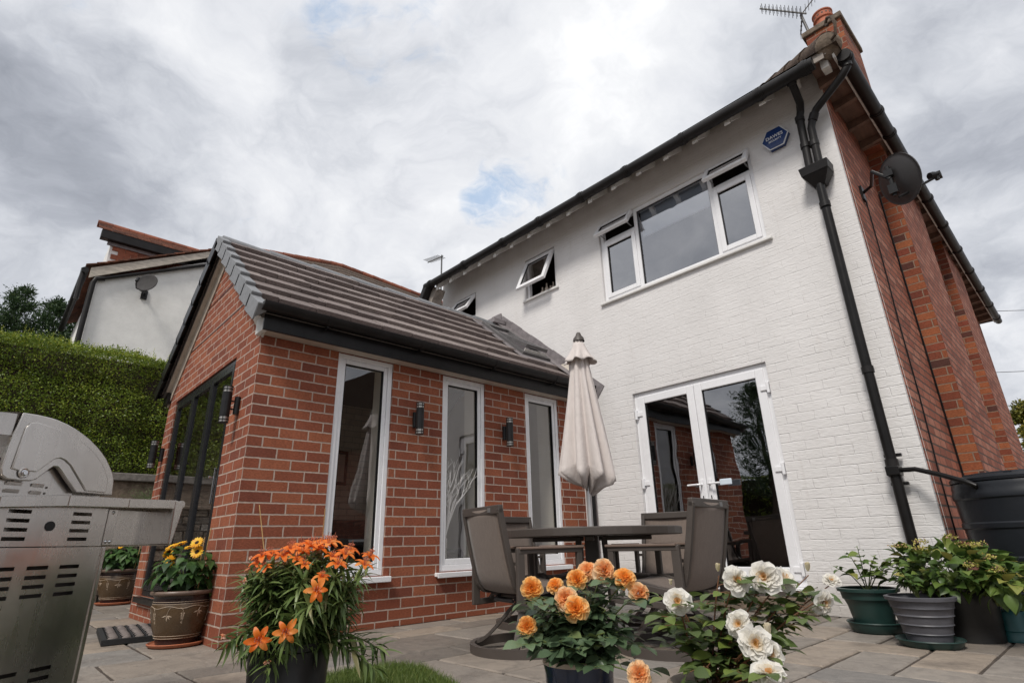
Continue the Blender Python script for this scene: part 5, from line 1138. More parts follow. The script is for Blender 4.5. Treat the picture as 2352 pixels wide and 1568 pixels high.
def make_chair(label):
    t = thing('swivel_chair', label, 'patio chair', (0, 0, 0), 0, 'taupe sling swivel chairs round the patio table')
    kw = dict(world=False)
    rr = .315; N_ = 40
    ring = MB(); pr = [(rr-.012, 0), (rr+.012, 0), (rr+.014, .045), (rr-.014, .045), (rr-.012, 0)]; ring.lathe(pr, N_, caps=False); ring.build('base_ring', 'chair_frame', t, smooth=True, **kw)
    for k in range(4):
        a = R(45+90*k); pts = []
        for q in range(8):
            f = q/7; r_ = (rr-.01)*(1-f)**.8+.045*f; z = .035+.215*f**1.7; pts.append(Vector((r_*math.cos(a), r_*math.sin(a), z)))
        m = MB()
        for p, q in zip(pts, pts[1:]): m.beam(p, q+(q-p)*.06, .042, .016, up=(0, 0, 1))
        m.build('base_leg', 'chair_frame', t, **kw)
    MB().lathe([(.001, .235), (.06, .235), (.06, .255), (.035, .262), (.035, .30), (.001, .30)], 20, caps=False).box(-.12, .12, -.10, .10, .288, .302).box(-.14, .14, -.115, -.095, .262, .288).box(-.14, .14, .095, .115, .262, .288).tube([(-.15, -.10, .262), (-.15, .10, .262)], .010, 8).build('swivel_plate', 'black_metal', t, **kw)
    # side rails: seat and back in one sweep
    prof = [(.27, .325), (.24, .352), (.15, .350), (.03, .322), (-.10, .303), (-.165, .312), (-.195, .345), (-.215, .40), (-.240, .50), (-.267, .62), (-.292, .748)]
    W_ = .215
    for sg in (-1, 1):
        m = MB(); P2 = [Vector((x, sg*W_, z)) for x, z in prof]
        for i, (p, q) in enumerate(zip(P2, P2[1:])): m.beam(p-(q-p)*.04, q+(q-p)*.04, .028, .034, up=((0, 0, 1) if i < 6 else (1, 0, .2)))
        m.build('side_rail', 'chair_frame', t, bevel=.004, **kw)
    MB().beam((-.292, -W_-.014, .748), (-.292, W_+.014, .748), .030, .048, up=(0, 0, 1)).build('top_rail', 'chair_frame', t, bevel=.005, **kw)
    MB().beam((.265, -W_, .328), (.265, W_, .328), .03, .028).beam((-.10, -W_, .285), (-.10, W_, .285), .03, .02).beam((.12, -W_, .315), (.12, W_, .315), .03, .02).build('cross_rail', 'chair_frame', t, bevel=.003, **kw)
    MB().box(-.3105, -.3065, -.135, -.105, .735, .759).build('maker_badge', 'galv', t, **kw)
    m = MB(); vs = []; K = len(prof); nc = 8
    from_ = prof[:]
    fine_ = []
    for (a, b), (c, d) in zip(prof, prof[1:]):
        for q in range(3): fine_.append((a+(c-a)*q/3, b+(d-b)*q/3))
    fine_.append(prof[-1])
    for i, (x, z) in enumerate(fine_):
        for j in range(nc+1):
            s = j/nc*2-1; sag = (1-s*s)*.012; vs.append((x-(sag if z > .36 else 0)-.004, s*(W_-.008), z-(sag if z <= .36 else 0)+.004))
    fs = [(i*(nc+1)+j, i*(nc+1)+j+1, (i+1)*(nc+1)+j+1, (i+1)*(nc+1)+j) for i in range(len(fine_)-1) for j in range(nc)]
    m.add(vs, fs, .5); sl_ = m.build('sling', 'sling', t, smooth='full', recalc=False, **kw); so_ = sl_.modifiers.new('thick', 'SOLIDIFY'); so_.thickness = .004; so_.offset = 0
    for sg in (-1, 1):
        y = sg*.262; m = MB(); m.beam((-.195, y, .225), (-.195, y, .540), .026, .046, up=(1, 0, 0)); m.beam((.205, y, .255), (.205, y, .535), .026, .036, up=(1, 0, 0)); m.beam((-.21, y, .522), (.222, y, .522), .030, .024); m.beam((-.195, y, .24), (.205, y, .262), .022, .034); m.build('arm_frame', 'chair_frame', t, bevel=.004, **kw)
        m = MB(); m.beam((-.205, y, .540), (.232, y, .540), .050, .014); m.build('armrest', 'arm_wood', t, bevel=.004, **kw)
        for pa, pb in (((-.10, sg*W_, .285), (-.10, y, .252)), ((.17, sg*W_, .33), (.17, y, .262)), ((-.20, sg*W_, .46), (-.19, y, .46))): MB().beam(pa, pb, .018, .018).build('side_bracket', 'chair_frame', t, **kw)
    return t
c0 = make_chair('patio chair seen from behind on the near left, behind the orange roses')
c0.location = (1.485, -2.375, 0); c0.rotation_euler = (0, 0, R(78))
dup(c0, (2.15, -1.88, 0), R(184), 'patio chair seen from behind on the right, before the glazed white doors')
dup(c0, (.87, -1.64, 0), R(2), 'patio chair on the far left of the table, before the third tall window')
dup(c0, (1.60, -1.10, 0), R(-76), 'patio chair on the far right of the table, close to the white wall')

um = thing('parasol', 'closed beige parasol with a pleated valance on a metal pole through the table', 'parasol', (*TC, 0))
px, py = TC; tip = Vector((px+.012, py, 2.04)); foot = Vector((px, py, .05))
MB().tube([foot, tip-Vector((0, 0, .05))], .0185, 16).build('pole', 'alu', um, smooth=True)
MB().lathe([(.045, -.035), (.040, -.01), (.022, .012), (.018, .028), (.012, .036), (.001, .038)], 16, tip, caps=False).build('finial', 'chair_frame', um, smooth=True)
def canopy():
    z0_, z1_ = 1.02, 2.015; rows = 46; cols = 144; vs = []; fs = []; nf = 9
    for i in range(rows+1):
        f = i/rows; z = z1_-(z1_-z0_)*f; r0 = .030+.138*f**.92
        for j in range(cols):
            a = 2*math.pi*j/cols; k = a*nf/2; fold = math.cos(a*nf+.6*math.sin(2*a)+.4*f)
            amp = (.12+.36*f)*(1-.25*math.sin(a*3)); r = r0*(1+amp*(abs(fold)**.7*(1 if fold > 0 else -1))*.62-.08*f)
            hem = .0
            if i > rows-8: hem = 0
            zz = z-(f**6)*.030*fold-.03*f**8*math.sin(a+1)
            lean = .012+.02*f
            vs.append((px+lean*.4+r*math.cos(a+.25*f), py+r*math.sin(a+.25*f), zz))
    for i in range(rows):
        for j in range(cols): fs.append((i*cols+j, i*cols+(j+1) % cols, (i+1)*cols+(j+1) % cols, (i+1)*cols+j))
    # gathered underside
    b = len(vs)
    for q, (rr_, zz) in enumerate(((.72, .985), (.42, .955), (.16, .925))):
        for j in range(cols):
            s_ = vs[rows*cols+j]; a = 2*math.pi*j/cols; k = rr_*(1+.25*math.cos(a*5+q)); vs.append((px+(s_[0]-px)*k, py+(s_[1]-py)*k, s_[2]+(zz-1.02)+.012*math.sin(a*7+q)))
    for q in range(3):
        o1 = rows*cols if q == 0 else b+(q-1)*cols; o2 = b+q*cols
        for j in range(cols): fs.append((o1+j, o1+(j+1) % cols, o2+(j+1) % cols, o2+j))
    m = MB(); m.add(vs, fs, .5); c_ = m.build('canopy', 'canopy', um, smooth='full', recalc=False)
    s_ = c_.modifiers.new('thick', 'SOLIDIFY'); s_.thickness = .003
canopy()
def valance():
    cols = 120; vs = []; fs = []; rows = 8
    for i in range(rows+1):
        f = i/rows; z = 1.985-.150*f
        for j in range(cols):
            a = 2*math.pi*j/cols; w_ = math.cos(a*7+.5); r = .040+.052*f+f*f*(.020+.018*w_); vs.append((px+.008+r*math.cos(a), py+r*math.sin(a), z+.010*f*f*math.cos(a*7+2)))
    for i in range(rows):
        for j in range(cols): fs.append((i*cols+j, i*cols+(j+1) % cols, (i+1)*cols+(j+1) % cols, (i+1)*cols+j))
    m = MB(); m.add(vs, fs, .5); c_ = m.build('vent_flap', 'canopy', um, smooth='full', recalc=False); s_ = c_.modifiers.new('thick', 'SOLIDIFY'); s_.thickness = .0025
valance()
for sg in (-1, 1): MB().tube([(px+.03*sg, py-.05, .94), (px+.034*sg, py-.055, 1.02)], .005, 6).build('rib_end', 'chrome', um, smooth=True)

# ================= BARBECUE =================
BE = Vector((1.599, -4.487, 0)); BD = Vector((-.555, .832, 0)); BN = Vector((.832, .555, 0))
def TB(a, n, z): return tuple(BE+BD*a+BN*n+Vector((0, 0, z)))
bq = thing('barbecue', 'stainless steel gas barbecue with curved lid and slotted side panel at the left edge', 'barbecue', tuple(BE-BN*.35-BD*.2))
lid = [(-.46, .962), (-.41, .972), (-.38, .976), (-.338, .978), (-.30, .977), (-.278, .975), (-.240, .967), (-.209, .957), (-.178, .944), (-.153, .932), (-.122, .913), (-.098, .895), (-.078, .877), (-.060, .856), (-.045, .836), (-.033, .815), (-.030, .800), (-.025, .757), (-.157, .757), (-.198, .793), (-.225, .820), (-.237, .829), (-.251, .829), (-.265, .815), (-.277, .802), (-.294, .785), (-.306, .779), (-.345, .777), (-.376, .778), (-.393, .788), (-.400, .808), (-.402, .85), (-.392, .905), (-.46, .898)]
lid2 = lid[:17]+[(-.025, .757), (-.12, .757)]
def poly_panel(pts, n0, n1, name, mat, parent, bevel=0):
    bm = bmesh.new(); a = [bm.verts.new(TB(x, n0, z)) for x, z in pts]; f = bm.faces.new(a); r_ = bmesh.ops.extrude_face_region(bm, geom=[f]); 
    vv = [e for e in r_['geom'] if isinstance(e, bmesh.types.BMVert)]; bmesh.ops.translate(bm, verts=vv, vec=BN*(n1-n0)); bmesh.ops.recalc_face_normals(bm, faces=bm.faces)
    me = bpy.data.meshes.new(name); bm.to_mesh(me); bm.free(); me.materials.append(MT[mat]); return finish(name, me, parent, 'ang', bevel)
side = [(-.382, .976), *lid[3:16], (-.030, .800), (-.025, .757), (-.157, .757), *lid[19:31], (-.392, .905)]
L_ = poly_panel(side, -.012, .004, 'lid', 'stainless', bq, .003)
inner = [(-.374, .808), (-.366, .930), (-.356, .948), (-.343, .954), (-.31, .952), (-.27, .946), (-.225, .935), (-.184, .920), (-.152, .904), (-.124, .885), (-.098, .863), (-.077, .840), (-.058, .805), (-.055, .763), (-.128, .763), (-.20, .838), (-.222, .852), (-.24, .857), (-.257, .851), (-.301, .806), (-.314, .806), (-.352, .804)]
poly_panel(inner, .0035, .0085, 'raised_panel', 'stainless', L_, .0035)
def ringtube(pts, n, r, name, mat, parent): MB().tube([TB(x, n, z) for x, z in pts], r, 6).build(name, mat, parent, smooth=True)
MB().lathe([(.001, .004), (.006, .004), (.007, .0), (.009, -.001)], 16, TB(-.337, .012, .800), caps=False, ax=BN.to_track_quat('Z', 'Y').to_matrix()).build('bolt', 'chrome', L_, smooth=True)
MB().lathe([(.009, .002), (.013, .003), (.016, .000)], 20, TB(-.337, .008, .800), caps=False, ax=BN.to_track_quat('Z', 'Y').to_matrix()).build('bolt_boss', 'stainless', L_, smooth=True)
# curved hood skin, running away from the side panel
top = lid[0:18]; mb = MB(); W2 = .72
for (a, z), (b, y) in zip(top, top[1:]): mb.quad(TB(a, .002, z), TB(b, .002, y), TB(b, -W2, y), TB(a, -W2, z))
k_ = mb.build('hood_skin', 'stainless', L_, smooth='full', recalc=False)
mb = MB(); mb.quad(TB(-.455, -.004, .965), TB(-.392, -.004, .97), TB(-.392, -.004, .905), TB(-.455, -.004, .90)); mb.box(-.47, -.455, -W2, -.004, .90, .966, TB); mb.quad(TB(-.46, -.01, .90), TB(-.40, -.01, .905), TB(-.40, -W2, .905), TB(-.46, -W2, .90)); mb.build('hood_front', 'stainless', L_, recalc=False)
MB().box(-.54, -.40, -.60, -.08, .82, .86, TB).build('lid_handle', 'stainless', L_, bevel=.01)
# inner firebox side with louvres
MB().box(-.60, -.15, -.045, -.022, .70, .84, TB).build('firebox_side', 'stainless', bq)
for a0, a1_, z in ((-.362, -.312, .770), (-.288, -.246, .770), (-.362, -.315, .748), (-.288, -.250, .748)):
    MB().hexa([TB(a0, -.022, z-.006), TB(a1_, -.022, z-.006), TB(a1_-.004, -.014, z+.004), TB(a0+.004, -.014, z+.004), TB(a0+.004, -.022, z-.005), TB(a1_-.004, -.022, z-.005), TB(a1_-.006, -.020, z+.006), TB(a0+.006, -.020, z+.006)]).build('louvre', 'stainless', bq, bevel=.003)
for a, z, r_ in ((-.247, .826, .009), (-.237, .766, .0035), (-.239, .748, .0035)): MB().tube([TB(a, -.024, z), TB(a, -.0205, z)], r_, 12).build('hole', 'room_dark', bq)
MB().box(-.60, -.03, -.70, -.045, .62, .76, TB).build('firebox', 'stainless', bq)
# worktop edge
fl = [(-.62, .690, .722), (-.40, .695, .727), (-.199, .709, .744), (.02, .716, .748), (.225, .723, .755)]
mb = MB()
for (a, z0, z1), (b, y0, y1) in zip(fl, fl[1:]): mb.hexa([TB(a, .01, z0), TB(b, .01, y0), TB(b, .035, y0), TB(a, .035, z0), TB(a, .01, z1), TB(b, .01, y1), TB(b, .035, y1), TB(a, .035, z1)])
for (a, z0, z1), (b, y0, y1) in zip(fl, fl[1:]): mb.hexa([TB(a, -.71, z1-.006), TB(b, -.71, y1-.006), TB(b, .012, y1-.006), TB(a, .012, z1-.006), TB(a, -.71, z1-.001), TB(b, -.71, y1-.001), TB(b, .012, y1-.001), TB(a, .012, z1-.001)])
wk = mb.build('worktop', 'stainless', bq, bevel=.002)
MB().hexa([TB(.222, -.68, .590), TB(.236, -.68, .590), TB(.240, .036, .590), TB(.222, .036, .590), TB(.222, -.68, .757), TB(.275, -.68, .750), TB(.275, .034, .750), TB(.222, .034, .757)]).build('end_flange', 'stainless', bq, bevel=.006)
MB().tube([TB(.262, -.68, .742), TB(.262, .034, .742)], .013, 12).build('rolled_edge', 'stainless', bq, smooth=True)
MB().box(.005, .228, -.055, -.045, .592, .715, TB).build('rear_tray_panel', 'stainless', bq, bevel=.002)
MB().box(-.022, .014, -.012, .002, .593, .710, TB).build('corner_strip', 'stainless', bq, bevel=.001)
for a, z in ((-.012, .604), (.004, .604), (-.004, .700)): MB().lathe([(.001, .005), (.0045, .003), (.006, 0)], 12, TB(a, .002, z), caps=False, ax=BN.to_track_quat('Z', 'Y').to_matrix()).build('bolt', 'chrome', bq, smooth=True)
def slotted(name, a0, a1_, z0, z1, slots, n, parent, circ=None):
    # a sheet with real slots cut through it
    mb = MB(); hol = [(s[0], s[1], s[2]-.0055, s[2]+.0055) for s in slots]
    T = lambda u, nn, z: TB(u, nn+n, z)
    tiles(mb, T, a0, a1_, z0, z1, hol, .0025, back=True)
    o = mb.build(name, 'stainless', parent, recalc=False)
    return o
us = [(c-.033, c+.033, z) for c in (-.311, -.114) for z in (.690, .664, .638, .612)]+[(-.54, -.47, z) for z in (.690, .664, .638, .612)]
slotted('upper_side_panel', -.62, -.024, .5905, .712, us, 0, bq)
MB().tube([TB(-.213, .0, .650), TB(-.213, .0035, .650)], .0145, 20).build('grommet', 'rubber', bq, smooth=True)
ls = [(c-.032, c+.032, z) for c in (-.317, -.218, -.118) for z in (.529, .502, .476, .450)]+[(c-.032, c+.032, z) for c in (-.234, -.133, -.333) for z in (.244, .218)]
slotted('side_panel', -.62, -.020, .04, .5875, ls, 0, bq)
MB().box(-.020, -.004, -.70, .004, .04, .5875, TB).build('corner_post', 'stainless', bq, bevel=.003)
MB().box(-.62, -.02, -.70, -.69, .04, .70, TB).box(-.62, -.02, -.68, -.02, .04, .06, TB).build('cabinet', 'dark_fabric', bq)
MB().box(-.60, -.03, -.06, -.05, .05, .70, TB).build('inner_liner', 'room_dark', bq)
for a in (-.58, -.06):
    for n in (-.06, -.64): MB().lathe([(.001, 0), (.022, .0), (.024, .02), (.022, .042), (.001, .042)], 16, TB(a, n, 0), caps=False).build('castor', 'rubber', bq, smooth=True)

# ================= FLOWERS IN FRONT =================
def curved_petal(L, w, cup, curl, k=4, tipw=.25, wave=0):
    V = []; F = []
    for i in range(k+1):
        f = i/k; ww = w*(math.sin(math.pi*min(1, f*.62+.10))**.8)*(1 if f < .8 else 1-(f-.8)*(1-tipw)*3); x = L*math.sin(curl*f)/max(curl, 1e-3) if curl else L*f; z = L*(1-math.cos(curl*f))/max(curl, 1e-3)*-1 if curl else 0
        for j in range(3+2):
            s = j/2-1; V.append((x, s*ww/2, z+cup*s*s*ww+wave*math.sin(j*2.1+f*5)*f))
    m = 5
    for i in range(k):
        for j in range(4): F.append((i*m+j, (i+1)*m+j, (i+1)*m+j+1, i*m+j+1))
    return np.array(V), F
def bloom(pos, nrm, size, kind, parent, seed, mat, name='flower'):
    r_ = np.random.default_rng(seed); nrm = Vector(nrm).normalized(); Q = np.array(nrm.to_track_quat('Z', 'Y').to_matrix())
    P_ = []; M_ = []; RN = []
    def petal(ang, tilt, off, sc, roll=0, rn=.5, lift=0):
        ca, sa = math.cos(ang), math.sin(ang); rad = np.array([ca, sa, 0]); zz = np.array([0, 0, 1.]); d = rad*math.sin(tilt)+zz*math.cos(tilt); n_ = -rad*math.cos(tilt)+zz*math.sin(tilt); s_ = np.cross(n_, d); cr, sr = math.cos(roll), math.sin(roll); s2 = s_*cr+n_*sr; n2 = -s_*sr+n_*cr
        M_.append(Q @ np.stack([d, s2, n2], 1)*sc*size); P_.append(np.array(pos)+Q @ (rad*off+zz*lift)*size); RN.append(rn)
    if kind == 'rose':
        V, F = curved_petal(.62, .62, .55, .55, 4, .8, .02)
        for l, (n_, tl, off, sc, rn, lf) in enumerate([(5, .10, .03, .55, .0, .10), (6, .25, .08, .62, .12, .08), (7, .42, .13, .70, .25, .05), (8, .62, .17, .78, .45, .02), (9, .85, .20, .86, .65, -.02), (8, 1.15, .20, .95, .85, -.06), (7, 1.55, .16, 1.0, 1.0, -.10)]):
            for i in range(n_): petal(2*math.pi*i/n_+l*.9+r_.normal(0, .16), tl+r_.normal(0, .10), off, sc*r_.uniform(.9, 1.1), r_.normal(0, .18), np.clip(rn+r_.normal(0, .12), 0, 1), lf)
    elif kind == 'open_rose':
        V, F = curved_petal(.66, .72, .32, .45, 4, .85, .035)
        for l, (n_, tl, off, sc, rn, lf) in enumerate([(5, .35, .04, .40, .02, .05), (6, .65, .07, .55, .2, .04), (7, .95, .09, .75, .55, .02), (8, 1.20, .10, .92, .8, -.01), (7, 1.42, .10, 1.05, .95, -.04)]):
            for i in range(n_): petal(2*math.pi*i/n_+l*.7+r_.normal(0, .18), tl+r_.normal(0, .13), off, sc*r_.uniform(.88, 1.12), r_.normal(0, .22), np.clip(rn+r_.normal(0, .08), 0, 1), lf)
    elif kind == 'lily':
        V, F = curved_petal(1.15, .46, .30, 1.9, 6, .15)
        for i in range(6): petal(math.pi*i/3+r_.normal(0, .08), .36+r_.normal(0, .08)+.1*(i % 2), .03, r_.uniform(.85, 1.0)*(1 if i % 2 else .92), 0, r_.uniform(.2, .9))
    elif kind == 'bud':
        V, F = curved_petal(.9, .5, .6, .15, 4, .4)
        for i in range(6): petal(i*1.05, .12+r_.normal(0, .03), .12, r_.uniform(.85, 1), .2, r_.uniform(.3, 1))
    elif kind == 'wilt':
        V, F = curved_petal(.8, .3, .8, 2.2, 5, .2, .05)
        for i in range(7): petal(i*.9, .9+r_.normal(0, .5), .05, r_.uniform(.5, .9), r_.normal(0, .6), r_.uniform(.2, 1))
    o = scatter(name, mat, V, F, np.array(M_), np.array(P_), np.array(RN), parent)
    if kind == 'open_rose':
        m = MB()
        for i in range(26): a = i*2.4; q = .02+.10*math.sqrt(i/26); b = Q @ np.array([math.cos(a)*q, math.sin(a)*q, .12])*size; m.tube([pos, tuple(np.array(pos)+b*.8), tuple(np.array(pos)+b*1.25)], [.0006, .0006, .0013], 4)
        m.build('stamens', 'flower_core', o)
    if kind == 'lily':
        m = MB()
        for i in range(6): a = i*1.05+.4; tp = np.array(pos)+Q @ np.array([math.cos(a)*.22, math.sin(a)*.16, .70])*size; m.tube([pos, tuple(tp)], .0007, 4).tube([tuple(tp-Q @ np.array([0, .06, 0])*size), tuple(tp+Q @ np.array([0, .06, 0])*size)], .0016, 5)
        m.tube([pos, tuple(np.array(pos)+Q @ np.array([0, 0, 1.05])*size)], .001, 5); m.build('stamens', 'terracotta', o)
    return o
camp = np.array([4.0379, -4.8337, .562])
# ---- lilies
LC = (1.885, -3.925)
ly = thing('lily_pot', 'black pot of bright orange lilies with narrow leaves in front of the brick wall', 'potted flowers', (*LC, 0))
MB().lathe([(.001, 0), (.118, 0), (.122, .02), (.130, .10), (.131, .105), (.128, .11), (.136, .235), (.142, .24), (.143, .262), (.134, .262), (.130, .235), (.001, .235)], 40, (*LC, 0), caps=False).build('pot', 'black_pot', ly, smooth=True)
MB().lathe([(.001, .245), (.13, .238)], 20, (*LC, 0), caps=False).build('soil', 'soil', ly)
LF = [(1.953, -4.083, .536), (1.968, -4.018, .534), (1.925, -3.97, .562), (1.895, -3.929, .57), (2.043, -3.957, .569), (2.02, -3.905, .571), (2.028, -3.868, .576), (2.082, -3.827, .548), (2.106, -3.759, .526), (2.171, -3.912, .506), (2.181, -3.82, .5), (2.206, -3.994, .439), (2.053, -4.098, .298), (2.138, -4.05, .322)]+[(1.99, -3.96, .548), (1.985, -3.92, .570), (2.045, -3.93, .556), (1.955, -3.99, .555), (1.94, -4.05, .540), (2.00, -3.88, .575), (2.115, -3.86, .535), (2.06, -3.90, .572)]
LF += [(2.10, -3.90, .530), (2.02, -3.99, .525), (1.98, -4.08, .50), (2.14, -3.95, .47), (1.93, -4.09, .515), (2.075, -3.985, .508)]
WF = [(1.872, -4.022, .552), (1.872, -4.092, .539), (2.071, -4.075, .234), (1.95, -4.13, .47), (1.93, -4.12, .50), (1.90, -4.16, .30)]
def lilies():
    r_ = np.random.default_rng(4); P_ = []; D_ = []; S_ = []; mb = MB(); tips = [Vector(p)-Vector((0, 0, .03)) for p in LF+WF]
    for i in range(42):
        a = r_.uniform(0, 6.28); q = r_.uniform(.05, 1)**.5*.25; tips.append(Vector((LC[0]+math.cos(a)*q+.03, LC[1]+math.sin(a)*q, .53-.85*q*q/.05*.05-r_.uniform(0, .16))))
    for i in range(6):
        a = r_.uniform(0, 6.28); q = r_.uniform(.15, .22); tips.append(Vector((LC[0]+math.cos(a)*q, LC[1]+math.sin(a)*q, r_.uniform(.20, .32))))
    tips += [Vector((2.16, -3.73, .17)), Vector((2.13, -3.69, .22)), Vector((1.70, -4.03, .20)), Vector((1.66, -4.05, .25))]
    for tp in tips:
        b = Vector((LC[0]+r_.uniform(-.07, .07), LC[1]+r_.uniform(-.07, .07), .24)); low = tp.z < .34; mid = b.lerp(tp, .5)+Vector((0, 0, .10 if low else .03)); pts = [b.lerp(mid, q/4).lerp(mid.lerp(tp, q/4), q/4) for q in range(5)]
        mb.tube(pts, [.0035, .003, .003, .0025, .002], 5); L_ = (tp-b).length; m = int(L_/.0072)+10; a0 = r_.uniform(0, 6)
        for k in range(m):
            f = .12+.88*k/m; p = b.lerp(mid, f).lerp(mid.lerp(tp, f), f); dr = (mid.lerp(tp, f)-b.lerp(mid, f)).normalized(); a = a0+k*2.4
            o_ = dr.orthogonal().normalized(); s_ = dr.cross(o_); v = o_*math.cos(a)+s_*math.sin(a); P_.append(p); D_.append(v*.9+dr*r_.uniform(.35, .9)); S_.append(.082*r_.uniform(.7, 1.15)*(.75+.35*math.sin(f*3.1)))
    n = len(P_); print('lily leaves', n)
    scatter('leaves', 'lily_leaf', *LANCE, frames(np.array(D_, float), np.tile([0, 0, 1.], (n, 1))+r_.normal(0, .25, (n, 3)), S_), np.array(P_, float), np.clip(r_.normal(.45, .26, n), 0, 1), ly)
    mb.build('stems', 'stem', ly, smooth=True)
lilies()
for i, p in enumerate(LF):
    tc_ = (camp-np.array(p)); tc_ /= np.linalg.norm(tc_); o_ = np.array(p)-np.array([LC[0], LC[1], .45]); o_ /= np.linalg.norm(o_)
    up_ = 1.0 if i not in (11, 12, 13) else .25; up_ = 1.0 if i > 13 else up_; nrm = tc_*(.15 if up_ == 1 else 1.1)+o_*.45+np.array([0, 0, up_]); bloom(p, nrm, (.043 if i < 12 else .046) if i < 22 else .034, 'lily', ly, 40+i, 'lily_petal')
for i, p in enumerate(WF): bloom(p, (.2, -.2, .6), .026, 'wilt', ly, 80+i, 'wilt_petal', 'faded_flower')
for a, b in (((1.90, -4.00, .30), (1.86, -4.085, .72)), ((1.97, -3.88, .50), (2.045, -3.915, .70))): MB().tube([a, b], .0018, 6).build('cane', 'cane', ly, smooth=True)
bloom((-.02+LC[0]-.27+.0, LC[1]-.25+.06, .012), (.6, -.2, .5), .045, 'lily', ly, 99, 'wilt_petal', 'fallen_flower')

def rose_bush(t, base, blooms, kind, mat, leafmat, seed, centre, rad, nl, size, stemmat='stem', z0=.2):
    r_ = np.random.default_rng(seed); P_ = []; D_ = []; S_ = []; RN = []; mb = MB(); tips = [(Vector(b[0])-Vector(b[1]).normalized()*.012, 1) for b in blooms]
    for i in range(nl):
        v = r_.normal(size=3); v /= np.linalg.norm(v); q = r_.uniform(.35, 1); tips.append((Vector((centre[0]+v[0]*rad[0]*q*1.08, centre[1]+v[1]*rad[0]*q, centre[2]+v[2]*rad[1]*q)), 0))
    for tp, fl in tips:
        b = Vector((base[0]+r_.uniform(-.03, .03), base[1]+r_.uniform(-.03, .03), z0)); hv = Vector(((tp.x-b.x)*.25, (tp.y-b.y)*.25, max(.02, (tp.z-b.z)*.35))); mid = b.lerp(tp, .5)+Vector((0, 0, .03))-Vector((hv.x, hv.y, 0))*.4
        mb.tube([b.lerp(mid, q/5).lerp(mid.lerp(tp, q/5), q/5) for q in range(6)], [.0030, .0027, .0024, .0021, .0019, .0016], 5)
        m = 3+int((tp-b).length/.055)
        for k in range(m):
            f = .30+.68*k/m if fl else .35+.65*(k+1)/m; p = b.lerp(mid, f).lerp(mid.lerp(tp, f), f); a = r_.uniform(0, 6.28); rd = Vector((math.cos(a), math.sin(a), r_.uniform(-.15, .45))).normalized(); e = p+rd*size*1.5; mb.tube([p, e], [.0012, .0009], 4)
            sdv_ = rd.cross(Vector((0, 0, 1))).normalized()
            for (ff, dv, sc) in ((1, rd, 1.1), (.72, rd*.5+sdv_, 1), (.72, rd*.5-sdv_, 1), (.35, rd*.4+sdv_, .8), (.35, rd*.4-sdv_, .8)):
                P_.append(p.lerp(e, ff)); D_.append(dv+Vector((0, 0, r_.uniform(-.25, .15)))); S_.append(size*sc*r_.uniform(.8, 1.15)); RN.append(r_.normal(.42, .22)+(.25 if f > .9 and not fl else 0))
    n = len(P_); scatter('leaves', leafmat, *leaf([.04, .42, .60, .62, .40, .02], .18, .22, .03), frames(np.array(D_, float), np.tile([0, 0, 1.], (n, 1))+r_.normal(0, .32, (n, 3)), S_), np.array(P_, float), np.clip(RN, 0, 1), t)
    mb.build('stems', stemmat, t, smooth=True)
    for i, (p, nr, sz, kd, mt) in enumerate(blooms): bloom(p, nr, sz, kd, t, seed*100+i, mt, 'bud' if kd == 'bud' else 'flower')
tc = lambda p, w=1.0, add=(0, 0, .5): tuple((camp-np.array(p))/np.linalg.norm(camp-np.array(p))*w+np.array(add))
OP = [(2.79, -3.607, .441), (2.80, -3.519, .441), (2.849, -3.475, .458), (2.857, -3.432, .48), (2.911, -3.422, .481), (2.98, -3.415, .46), (3.01, -3.393, .421), (2.886, -3.568, .413), (2.934, -3.583, .392), (2.815, -3.655, .349), (3.106, -3.559, .255)]
OA = [(0, 0, .15), (-.3, 0, .7), (0, 0, .4), (-.2, .2, .6), (.3, .3, .2), (.1, 0, .9), (.5, .3, .1), (-.3, -.2, .3), (0, 0, .3), (0, 0, .2), (.2, 0, .3)]
OK = ['rose_orange', 'rose_orange', 'rose_orange', 'rose_peach', 'rose_peach', 'rose_orange', 'rose_peach', 'rose_peach', 'rose_orange', 'rose_orange', 'rose_peach']
OS = [.042, .034, .041, .040, .046, .043, .041, .045, .047, .037, .040]
OB = (2.85, -3.49)
orp = thing('orange_rose_pot', 'dark blue glazed pot with a bush of orange and peach roses in full bloom', 'potted flowers', (*OB, 0))
MB().lathe([(.001, 0), (.078, 0), (.092, .12), (.096, .22), (.101, .24), (.102, .254), (.095, .256), (.088, .235), (.001, .235)], 40, (*OB, 0), caps=False).build('pot', 'blue_glaze', orp, smooth=True)
MB().lathe([(.0965, .238), (.1025, .244), (.1030, .2545), (.095, .2572), (.092, .25)], 40, (*OB, 0), caps=False).build('pot_rim', 'beige_pot', orp, smooth=True)
MB().lathe([(.001, .242), (.090, .238)], 20, (*OB, 0), caps=False).build('soil', 'soil', orp)
rose_bush(orp, OB, [(p, tc(p, 1, a), s_, 'rose', m) for p, a, s_, m in zip(OP, OA, OS, OK)], 'rose', None, 'rose_leaf', 5, (2.88, -3.50, .325), (.165, .085), 27, .047, z0=.235)
